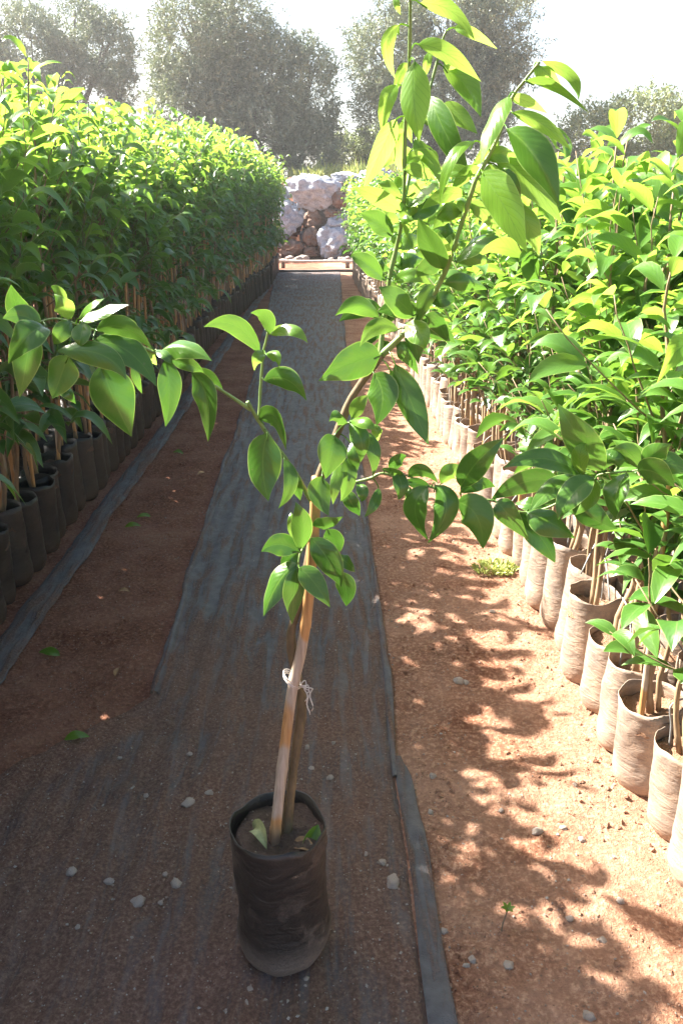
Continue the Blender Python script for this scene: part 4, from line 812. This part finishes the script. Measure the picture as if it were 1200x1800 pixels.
for side in ('left', 'right'):
    mb = MB()
    for (v, x, y, rz, sc) in mass[side]:
        parts, arr, stem, h = VAR[side][v]; c, s = math.cos(rz), math.sin(rz); R = np.array([[c, -s, 0], [s, c, 0], [0, 0, 1]]); o = np.array([x, y, float(gz(x, y))])
        n = len(arr[0]); keep = rs.permutation(n)[:int(n * (0.85 if side == 'left' else 0.7))]; f = lambda a: (a * np.array(sc)) @ R.T + o
        leaves(mb, f(arr[0][keep]), f(arr[1][keep]), f(arr[2][keep]), arr[3][keep] * 1.2, arr[4][keep] @ R.T, arr[5][keep], fold=0.28, ns=4, na=1)
    fm = mb
    o = fm.build('sapling_foliage_mass', M_LEAF_MASS)
    tag(o, 'crowded leaves of the saplings standing deeper inside the %s row' % side, 'saplings', None, 'stuff')
    mb = MB()
    for (v, x, y, rz, sc) in mass[side]:
        stem = VAR[side][v][2]; o = np.array([x, y, float(gz(x, y))]); tube(mb, stem[::3] * np.array([1, 1, sc[2]]) + o, np.linspace(0.010, 0.004, len(stem[::3])), 5, cap=False)
    o = mb.build('sapling_stem_mass', M_STEML if side == 'left' else M_STEM); tag(o, 'bare stems of the saplings standing deeper inside the %s row' % side, 'saplings', None, 'stuff')
    mb = MB(); a = np.arange(12) / 12 * 6.283
    for (v, x, y, rz, sc) in mass[side]:
        o = np.array([x, y, float(gz(x, y))]); rows = [(0.001, .07), (0.03, .083), (BAG_H, .083), (BAG_H - .001, .08), (.275, .078), (.278, .02)]
        V = np.concatenate([np.stack([r_ * np.cos(a), r_ * np.sin(a), np.full(12, z_)], -1) for z_, r_ in rows]) + o; i, j = np.meshgrid(np.arange(5), np.arange(12), indexing='ij'); j2 = (j + 1) % 12
        mb.add(V, np.stack([i * 12 + j, i * 12 + j2, (i + 1) * 12 + j2, (i + 1) * 12 + j], -1).reshape(-1, 4))
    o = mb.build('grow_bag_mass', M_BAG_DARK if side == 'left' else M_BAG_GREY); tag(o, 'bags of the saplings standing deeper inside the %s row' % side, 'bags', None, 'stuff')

# ------------------------------------------------------------------ stones, gravel, fallen leaves, weeds
def rock_mesh(name, mat, seed, sub=3, rough=0.35, flat=1.0, facet=0.5):
    bm = bmesh.new(); bmesh.ops.create_icosphere(bm, subdivisions=sub, radius=1.0); rnd = random.Random(seed); so = Vector((rnd.uniform(0, 90), rnd.uniform(0, 90), rnd.uniform(0, 90)))
    planes = [(Vector((rnd.gauss(0, 1), rnd.gauss(0, 1), rnd.gauss(0, 1))).normalized(), rnd.uniform(0.62, 0.92)) for _ in range(11)]
    for v in bm.verts:
        n = v.co.normalized(); d = 1.0
        for p, dist in planes:
            q = n.dot(p)
            if q > 0.05: d = min(d, dist / q * facet + d * (1 - facet)) if dist / q < d else d
        d *= 1 + rough * mnoise.fractal(n * 1.3 + so, 0.8, 2.1, 4) + rough * 0.35 * mnoise.fractal(n * 4 + so, 0.6, 2.0, 5)
        v.co = Vector((n.x * d, n.y * d, n.z * d * flat))
    me = bpy.data.meshes.new(name); bm.to_mesh(me); bm.free(); me.materials.append(mat)
    me.polygons.foreach_set('use_smooth', [sub > 2] * len(me.polygons)); return me
peb = [rock_mesh('path_stone', M_STONE, 300 + k, 3, 0.25, 0.7, 0.8) for k in range(6)]
STONES = [(-0.355,1.525,0.017),(-0.615,1.57,0.014),(-0.52,1.543,0.011),(-0.434,1.473,0.016),(-0.489,1.837,0.009),(-0.371,1.805,0.018),(-0.319,1.842,0.011),(-0.55,1.399,0.008),(-0.428,1.37,0.006),(-0.161,1.232,0.010),(-0.164,1.201,0.008),(-0.044,1.256,0.007),(0.155,1.51,0.021),(0.135,1.579,0.011),(0.097,1.606,0.007),(0.258,1.381,0.009),(0.541,1.681,0.015),(0.642,1.64,0.010),(0.608,1.686,0.009),(0.448,2.399,0.019),(0.472,2.392,0.013),(0.516,1.167,0.013),(0.308,1.303,0.010),(0.383,1.287,0.012),(-0.055,2.037,0.010),(0.011,1.906,0.010),(0.023,2.063,0.008),(-0.042,1.945,0.010),(-0.398,2.018,0.008),(0.543,1.402,0.010),(0.293,1.289,0.008),(0.298,1.9,0.013),(0.276,1.761,0.011),(0.655,2.87,0.013),(0.683,1.843,0.009),(0.461,1.757,0.008),(-0.599,2.009,0.007),(-0.387,1.554,0.007),(-0.382,1.468,0.007),(0.674,1.448,0.010),(0.604,1.355,0.009)]
def fabz(x, y):
    l_, r_ = fab_edge(np.array([y])); return 0.011 if l_[0] < x < r_[0] else 0.0
for k, (x, y, r_) in enumerate(STONES):
    o = link('stone', peb[k % 6]); q = rs.uniform(0.8, 1.2, 3); o.scale = tuple(q * r_); o.rotation_euler = (0, 0, rs.rand() * 6.28)
    o.location = (x, y, float(gz(x, y)) + fabz(x, y) + r_ * 0.12)
    if (x, y) == (0.155, 1.51): lab = 'largest rounded tan stone on the fabric, right of the potted sapling\'s bag'; g = None
    elif (x, y) == (-0.355, 1.525): lab = 'pale angular stone left of the potted sapling\'s bag'; g = None
    elif x > 0.22: lab = 'small stone lying on the red soil right of the fabric'; g = 'stones on the red soil'
    else: lab = 'small stone lying on the dusty weed fabric'; g = 'stones on the fabric'
    tag(o, lab, 'stone', g)
# gravel
mb = MB(); base = np.array([[1, 0, 0], [-1, 0, 0], [0, 1, 0], [0, -1, 0], [0, 0, 1], [0, 0, -1.0]]); fo = np.array([[0, 2, 4], [2, 1, 4], [1, 3, 4], [3, 0, 4], [2, 0, 5], [1, 2, 5], [3, 1, 5], [0, 3, 5]])
NG = 9000; gy = 1.0 + 4.5 * rs.rand(NG) ** 1.7; gx = rs.uniform(-0.95, 0.85, NG); dens = fbm(gx * 2.5, gy * 2.5, 91, 3); ok = dens + rs.uniform(-.35, .35, NG) > -0.05; gx, gy = gx[ok], gy[ok]; K = len(gx)
sz = 0.0011 + 0.0035 * rs.rand(K) ** 3.0; l_, r_ = fab_edge(gy); zz = gz(gx, gy) + np.where((gx > l_) & (gx < r_), 0.012, 0.001)
V = base[None] * (sz[:, None, None] * rs.uniform(0.6, 1.3, (K, 1, 3))) * np.array([1, 1, 0.7]); an = rs.rand(K) * 6.28; ca, sa = np.cos(an)[:, None], np.sin(an)[:, None]
V = np.stack([V[..., 0] * ca - V[..., 1] * sa, V[..., 0] * sa + V[..., 1] * ca, V[..., 2]], -1) + rs.uniform(-.3, .3, (K, 6, 3)) * sz[:, None, None] + np.stack([gx, gy, zz + sz * 0.3], -1)[:, None]
mb.add(V.reshape(-1, 3), (fo[None] + 6 * np.arange(K)[:, None, None]).reshape(-1, 3)); tag(mb.build('gravel', M_STONE, None, False), 'fine gravel scattered over the fabric and the red soil', 'gravel', None, 'stuff')
def scatter(name, gx, gy, sz, mat, label, cat):
    K = len(gx); zz = gz(gx, gy); V = base[None] * (sz[:, None, None] * rs.uniform(0.6, 1.35, (K, 1, 3))) * np.array([1, 1, 0.75]); an = rs.rand(K) * 6.28; ca, sa = np.cos(an)[:, None], np.sin(an)[:, None]
    V = np.stack([V[..., 0] * ca - V[..., 1] * sa, V[..., 0] * sa + V[..., 1] * ca, V[..., 2]], -1) + rs.uniform(-.35, .35, (K, 6, 3)) * sz[:, None, None] + np.stack([gx, gy, zz + sz * 0.25], -1)[:, None]
    mb = MB(); mb.add(V.reshape(-1, 3), (fo[None] + 6 * np.arange(K)[:, None, None]).reshape(-1, 3)); tag(mb.build(name, mat, None, False), label, cat, None, 'stuff')
K = 7000; cy = 1.0 + 5.5 * rs.rand(K) ** 1.6; cx = rs.uniform(0.26, 0.95, K); ok = fbm(cx * 4, cy * 4, 95, 3) + rs.uniform(-.3, .3, K) > -0.08; cx, cy = cx[ok], cy[ok]
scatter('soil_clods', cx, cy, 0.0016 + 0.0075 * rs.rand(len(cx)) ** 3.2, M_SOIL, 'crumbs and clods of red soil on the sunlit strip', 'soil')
K = 2600; cy = 2.2 + 5.5 * rs.rand(K) ** 1.5; cx = rs.uniform(-1.25, -0.62, K)
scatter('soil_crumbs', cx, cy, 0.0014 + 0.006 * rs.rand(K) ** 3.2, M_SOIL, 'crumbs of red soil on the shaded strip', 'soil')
# fallen leaves on the path
for k, (x, y, L_, lab, mt, ag) in enumerate([(-0.946, 2.6, 0.085, 'green fallen leaf on the dark soil by the left edge, nearer the camera', M_LEAF_HERO, 0.5), (-0.786, 2.101, 0.075, 'pale fallen leaf lying at the near end of the dark soil strip', M_LEAF_HERO, 0.7),
        (-0.887, 3.97, 0.07, 'yellow green fallen leaf in the middle of the shaded soil strip', M_LEAF_HERO, 0.8), (-0.985, 3.82, 0.08, 'fallen leaf touching the edge of the grey fabric strip', M_LEAF_HERO, 0.6), (-0.97, 5.14, 0.09, 'fallen leaf on the shaded soil, farthest up the path', M_LEAF_HERO, 0.6),
        (-0.716, 2.454, 0.05, 'brown dry leaf at the left edge of the weed fabric', M_DRYLEAF, 0), (-0.854, 3.107, 0.05, 'brown dry leaf on the shaded soil between strip and weed fabric', M_DRYLEAF, 0), (-0.704, 4.679, 0.06, 'dry leaf beside the torn left edge of the fabric', M_DRYLEAF, 0)]):
    a = rs.rand() * 6.28; curled_leaf('fallen_leaf', lab, (x, y, float(gz(x, y)) + 0.012), (math.cos(a), math.sin(a) * 0.6, 0.0), L_, L_ * 0.42, mt, 0.012, 0.002, ag, (rs.uniform(-.4, .4), -0.4, 1), 0.25)
# weeds
def weed(name, label, x, y, r_, n, hgt, seed, cat='weed'):
    q = np.random.RandomState(seed); mb = MB(); a = q.rand(n) * 6.28; rad = r_ * np.sqrt(q.rand(n)); b = np.stack([rad * np.cos(a), rad * np.sin(a) * 0.7, 0 * a], -1)
    d = np.stack([np.cos(a + q.randn(n) * .8), np.sin(a + q.randn(n) * .8), q.uniform(0.3, 1.6, n)], -1); d = unit(d) * (hgt * q.uniform(0.5, 1.1, n))[:, None]; b[:, 2] += q.rand(n) * hgt * 0.6
    leaves(mb, b, b + d * 0.5 + np.array([0, 0, .003]), b + d, np.full(n, 0.011) * q.uniform(.6, 1.4, n), q.randn(n, 3) * .4 + np.array([0, 0, 1]), q.uniform(.3, 1, n), ns=4, na=1, fold=0.2)
    for k in range(14): tube(mb, np.array([b[k] * [0.3, 0.3, 0], b[k] * [0.8, 0.8, .5], b[k]]), 0.0012, 4, 0.3)
    o = mb.build(name, M_GRASS if n > 60 else M_LEAF_HERO); o.location = (x, y, float(gz(x, y))); return tag(o, label, cat)
weed('weed_tuft', 'low yellow green weed on the sunlit soil beside the right bags', 0.74, 3.24, 0.095, 340, 0.03, 5)
w = thing('weed_seedling', 'tiny weed seedling with a bent brown stalk on the near sunlit soil', 'seedling', (0.385, 1.375, float(gz(0.385, 1.375))))
mb = MB(); tube(mb, smooth_path([(0, 0, -.005), (0.004, 0.01, 0.012), (0.012, 0.02, 0.028), (0.016, 0.022, 0.045)], 4), 0.0018, 6); mb.build('stalk', M_WOOD, w)
mb = MB(); q = np.random.RandomState(3); a = np.arange(6) * 1.05; b = np.tile([[0.016, 0.022, 0.044]], (6, 1)); d = np.stack([np.cos(a), np.sin(a), 0.4 + 0 * a], -1) * 0.017; leaves(mb, b, b + d * .5, b + d, np.full(6, .009), np.tile([[0, -.3, 1.]], (6, 1)), np.full(6, .6), ns=4, na=1); mb.build('foliage', M_LEAF_HERO, w)

# ------------------------------------------------------------------ far end: pipe on pegs, black hose, boulder wall
pp = thing('irrigation_pipe', 'pale irrigation pipe held low on pegs across the far end of the path', 'pipe', (0, 21.0, 0))
x = np.linspace(-3.2, 3.4, 60); mb = MB(); zz = 0.145 - 0.012 * x + 0.008 * np.sin(x * 3); tube(mb, np.stack([x, 0.02 * np.sin(x * 1.3), zz], -1), 0.034, 10); mb.build('pipe', M_PIPE, pp)
for px in (-2.6, -0.95, 0.62, 1.9):
    mb = MB(); g = float(gz(px, 21.0)) - 0.05; tube(mb, np.array([[px, 0.0, g], [px, 0, 0.06], [px, 0, 0.115 - 0.012 * px]]), [0.05, 0.05, 0.045], 8); mb.build('peg', M_WOOD, pp)
mb = MB(); x = np.linspace(-3.0, 3.0, 70); tube(mb, np.stack([x, 19.52 + 0.05 * np.sin(x * 1.7), gz(x, 19.52 + 0 * x) + 0.028], -1), 0.035, 8); tag(mb.build('black_hose', M_HOSE), 'black hose lying on the soil across the far end of the fabric', 'hose')
# boulders: x, z, half sizes x y z, red or grey
def boulder(x, z, sx, sy, szz, red, tilt, seed, y=24.7, label=None, group='boulders of the retaining wall'):
    me = rock_mesh('boulder', M_ROCK_RED if red else M_ROCK, seed, 5, 0.24, 1.0, 0.9); o = link('boulder', me)
    o.location = (x, y, z); o.scale = (sx, sy, szz); o.rotation_euler = (0, math.radians(tilt), 0)
    return tag(o, label or ('grey limestone boulder of the far wall, partly hidden behind the sapling rows' if not red else 'smaller red stained boulder between the pale boulders of the far wall'), 'boulder', None if label else group)
boulder(-0.22, 1.83, 0.80, 0.62, 0.56, 0, 12, 11, 24.55, 'big pale blue grey boulder on top of the wall, left of the gap')
boulder(0.50, 1.55, 0.36, 0.5, 0.46, 1, -20, 12, 24.62, 'brown stained boulder wedged between the two big top boulders')
boulder(1.25, 1.65, 0.86, 0.7, 0.52, 0, -38, 13, 24.5, 'long tilted grey boulder on top of the wall, right side')
boulder(0.55, 0.96, 0.46, 0.5, 0.30, 0, 0, 14, 24.45, 'blue grey boulder in the middle of the wall')
boulder(0.28, 0.40, 0.52, 0.55, 0.46, 0, -25, 15, 24.2, 'white sunlit boulder at the foot of the wall')
boulder(0.32, 1.20, 0.24, 0.4, 0.18, 1, 5, 16, 24.45)
boulder(-0.28, 0.55, 0.26, 0.4, 0.30, 1, 0, 17, 24.4); boulder(-0.20, 1.02, 0.40, 0.4, 0.38, 1, 20, 18, 24.95); boulder(-0.35, 0.18, 0.34, 0.4, 0.2, 1, 0, 19, 24.25); boulder(-0.85, 0.25, 0.4, 0.4, 0.26, 1, 0, 20, 24.2)
boulder(0.9, 0.35, 0.45, 0.5, 0.34, 1, 10, 21, 24.3); boulder(1.25, 0.85, 0.45, 0.5, 0.36, 0, 0, 22, 24.5); boulder(-1.1, 1.0, 0.55, 0.5, 0.5, 0, 0, 23, 24.6); boulder(0.75, 2.15, 0.5, 0.4, 0.16, 0, 5, 24, 24.9)
bs = random.Random(4)
for k in range(26):
    x = -6.5 + k % 13 * 0.75 + (3.3 if k % 13 > 6 else -0.9); z = 0.5 if k < 13 else 1.6
    boulder(x + bs.uniform(-.1, .1), z + bs.uniform(-.1, .1), bs.uniform(.42, .62), 0.55, bs.uniform(.48, .68), bs.random() < 0.3, bs.uniform(-20, 20), 40 + k, 24.6 + 0.25 * (k >= 13))
for k in range(46):
    x = bs.uniform(-1.5, 1.9); z = bs.uniform(0.15, 2.1); r_ = bs.uniform(.16, .34)
    boulder(x, z, r_ * bs.uniform(1, 1.4), r_, r_ * bs.uniform(.8, 1.1), bs.random() < .4, bs.uniform(-30, 30), 120 + k, 24.85 + 0.32 * z, 'small rock wedged in a gap of the boulder wall', None)['group'] = 'small rocks filling the boulder wall'
for k in range(24):
    x = bs.uniform(-1.6, 1.8); r_ = bs.uniform(0.05, 0.15); o = link('rubble_stone', peb[k % 6]); y = bs.uniform(22.6, 23.9); o.location = (x, y, float(gz(x, y)) + r_ * .4); o.scale = (r_, r_, r_ * 1.1); o.rotation_euler = (0, 0, bs.uniform(0, 6)); tag(o, 'loose stone on the sunlit soil below the boulder wall', 'stone', 'loose stones below the wall')

# grass and scrub on the terrace
q = np.random.RandomState(17); K = 11000; gx = q.uniform(-5, 7, K); gy = 26.2 + 5 * q.rand(K) ** 1.3; den = fbm(gx * 0.8, gy * 0.8, 33, 3); kp = den > -0.12; gx, gy = gx[kp], gy[kp]; K = len(gx)
b = np.stack([gx, gy, gz(gx, gy) - 0.02], -1); hh = q.uniform(0.15, 0.6, K) * (0.7 + den[kp]); d = np.stack([q.randn(K) * .25, q.randn(K) * .25, np.ones(K)], -1) * hh[:, None]
mb = MB(); leaves(mb, b, b + d * 0.5, b + d + np.stack([q.randn(K) * .08, q.randn(K) * .08, -0.05 * hh], -1), np.full(K, 0.035), np.stack([q.randn(K), q.randn(K) - 1, 0.2 + 0 * hh], -1), q.rand(K), ns=4, na=1, fold=0.1)
tag(mb.build('dry_grass', M_GRASS), 'yellowing grass growing on top of the boulder wall', 'grass', None, 'stuff')

# ------------------------------------------------------------------ olive trees and scrub
def crown_points(lobes, n, q, shell=0.45):
    vol = np.array([l[3] * l[4] * l[5] for l in lobes]) ** 0.75; pick = q.choice(len(lobes), n, p=vol / vol.sum()); L_ = np.array(lobes)[pick]
    d = unit(q.randn(n, 3)); rad = (shell + (1 - shell) * q.rand(n)) ** 0.6; rad *= 1 + 0.16 * q.randn(n) * (q.rand(n) < 0.4)
    p = L_[:, :3] + d * rad[:, None] * L_[:, 3:]; return p, d
def tree(name, label, cat, base, lobes, ntwig, nleaf, lsize, seed, mat, trunk_r, group=None, wratio=0.26, tw=0.4):
    q = np.random.RandomState(seed); root = thing(name, label, cat, base, 0, group)
    p, d = crown_points(lobes, ntwig, q)
    nz = np.array([mnoise.noise(Vector(v) * 0.9 + Vector((seed, 0, 0))) for v in p]); keep = nz > -0.27 + 0.14 * q.randn(ntwig) ; p, d = p[keep], d[keep]; n = len(p)
    dr = unit(d * 0.7 + q.randn(n, 3) * 0.5 + np.array([0, 0, 0.35])); s = (np.arange(nleaf) + 0.5) / nleaf
    Bp = (p[:, None] + dr[:, None] * (s[None, :, None] - .5) * tw + q.randn(n, nleaf, 3) * 0.03).reshape(-1, 3); K = len(Bp)
    ld = unit(np.repeat(dr, nleaf, 0) * 0.6 + q.randn(K, 3) * 0.7); L_ = lsize * q.uniform(.7, 1.25, K); sd_ = unit(np.cross(ld, q.randn(K, 3)))
    V = np.stack([Bp, Bp + ld * (L_ * .45)[:, None] + sd_ * (L_ * wratio / 2)[:, None], Bp + ld * L_[:, None], Bp + ld * (L_ * .45)[:, None] - sd_ * (L_ * wratio / 2)[:, None]], 1)
    mb = MB(); mb.add(V.reshape(-1, 3), (np.array([[0, 1, 2, 3]])[None] + 4 * np.arange(K)[:, None, None]).reshape(-1, 4), None, np.repeat(np.clip(q.rand(K) ** 2, 0, 1), 4)); mb.build('crown', mat, root, False)
    mb = MB(); lo = np.array(lobes); zc = lo[:, 2].min() * 0.55 if trunk_r > 0.08 else 0.3
    fork = np.array([0.1, 0, zc]); tube(mb, smooth_path([(0, 0, -0.4), (0.06, 0.02, zc * .4), fork], 4), np.linspace(trunk_r * 1.25, trunk_r * .8, 9), 12, lump=0.2)
    mb.build('trunk', M_OBARK, root)
    for c in lo:
        mb = MB(); mid = fork * 0.5 + c[:3] * 0.5 + np.array([q.randn() * .3, q.randn() * .3, -0.25]); tube(mb, smooth_path([fork, mid, c[:3], c[:3] + unit(c[:3] - mid) * c[5] * 0.6], 4), np.linspace(trunk_r * .5, trunk_r * .06, 13), 7, lump=0.25)
        for _ in range(5):
            e = c[:3] + unit(q.randn(3)) * c[3:] * 0.85; tube(mb, smooth_path([mid * .4 + c[:3] * .6, (c[:3] + e) / 2 + q.randn(3) * .1, e], 4), np.linspace(trunk_r * .16, trunk_r * .03, 9), 5)
        mb.build('branch', M_OBARK, root)
    return root
G = 2.2
tree('olive_tree', 'dense grey green olive tree above the boulder wall, straight down the path', 'olive tree', (-2.6, 31.5, G), [(-1.6, 0, 4.0, 1.7, 1.8, 1.9), (-0.3, .3, 4.6, 1.6, 1.7, 1.7), (-1.9, 0, 2.4, 1.5, 1.7, 1.6), (0.9, .2, 2.9, 1.6, 1.6, 2.0), (2.1, 0, 2.6, 1.3, 1.5, 2.0), (0.2, -.2, 1.6, 2.2, 1.6, 1.4), (2.0, 0, 1.1, 1.5, 1.3, 1.2), (-0.6, .2, 2.8, 1.8, 1.6, 1.7)], 9800, 16, 0.14, 21, M_OLIVE, 0.32)
tree('olive_tree', 'olive tree rising behind the top leaves of the potted sapling', 'olive tree', (4.2, 31.0, G), [(-1.9, 0, 3.8, 1.5, 1.6, 1.8), (0.2, .2, 4.8, 1.9, 1.8, 1.9), (1.6, 0, 4.4, 1.5, 1.6, 1.7), (-1.7, 0, 2.2, 1.5, 1.5, 1.4), (0.4, 0, 2.7, 1.8, 1.7, 1.6), (1.6, .1, 2.6, 1.2, 1.4, 1.5), (0.0, 0, 1.5, 1.7, 1.4, 1.0)], 9000, 16, 0.14, 22, M_OLIVE, 0.30)
tree('olive_tree', 'olive tree with loose drooping sprays in the upper left corner', 'olive tree', (-9.9, 35.5, G), [(-1.2, 0, 4.4, 1.7, 1.8, 2.0), (0.6, .2, 5.0, 1.4, 1.6, 1.7), (1.8, 0, 4.6, 1.2, 1.4, 1.6), (2.3, 0, 3.3, 0.7, 1.0, 1.0), (-0.8, 0, 2.8, 1.8, 1.6, 1.5), (-3.2, .2, 4.0, 1.5, 1.7, 2.0)], 7000, 16, 0.14, 23, M_OLIVE, 0.28)
tree('scrub_bush', 'round dusty bush beyond the right row', 'bush', (9.4, 29.0, G), [(-0.6, 0, 1.2, 1.3, 1.2, 1.0), (1.0, .2, 1.6, 1.5, 1.3, 1.2), (-1.9, .1, 0.7, 0.9, 1.0, 0.7), (2.6, 0, 1.3, 1.3, 1.2, 1.1)], 2600, 12, 0.12, 24, M_BUSHLEAF, 0.07, None, 0.42, 0.3)
tree('scrub_bush', 'low pale bush behind the left row, in the gap between two olive trees', 'bush', (-6.3, 30.0, G), [(-0.6, 0, 0.9, 1.2, 1.1, 0.9), (0.9, .2, 0.7, 1.1, 1.1, 0.8), (-2.0, .2, 0.9, 1.0, 1.0, 0.9)], 1500, 12, 0.12, 25, M_BUSHLEAF, 0.06, None, 0.42, 0.3)
tree('scrub_bush', 'low olive coloured bush on the terrace right of the boulder gap', 'bush', (1.6, 33.5, G), [(-0.5, 0, 0.9, 1.1, 1.0, 0.9), (0.8, .1, 1.1, 1.2, 1.1, 1.0)], 1300, 12, 0.12, 26, M_BUSHLEAF, 0.06, None, 0.42, 0.3)

# ------------------------------------------------------------------ air volume added to imitate washed-out lens glare
m = bpy.data.materials.new('glare_haze'); m.use_nodes = True; nt = m.node_tree; nt.nodes.remove(nt.nodes['Principled BSDF'])
pv = nt.nodes.new('ShaderNodeVolumePrincipled'); pv.inputs['Color'].default_value = (0.93, 0.96, 1.0, 1); pv.inputs['Density'].default_value = 0.0013; pv.inputs['Anisotropy'].default_value = 0.3
nt.links.new(pv.outputs[0], nt.nodes['Material Output'].inputs['Volume'])
x0, x1, y0, y1, z0, z1 = -600, 600, -60, 900, -2.0, 13.0
V = [(x, y, z) for z in (z0, z1) for y in (y0, y1) for x in (x0, x1)]
mb = MB(); mb.add(V, [(0, 2, 3, 1), (4, 5, 7, 6), (0, 1, 5, 4), (2, 6, 7, 3), (0, 4, 6, 2), (1, 3, 7, 5)]); o = mb.build('glare_haze', m, None, False); tag(o, 'thin bright veil added to imitate lens glare', 'glare_haze', None, 'stuff')
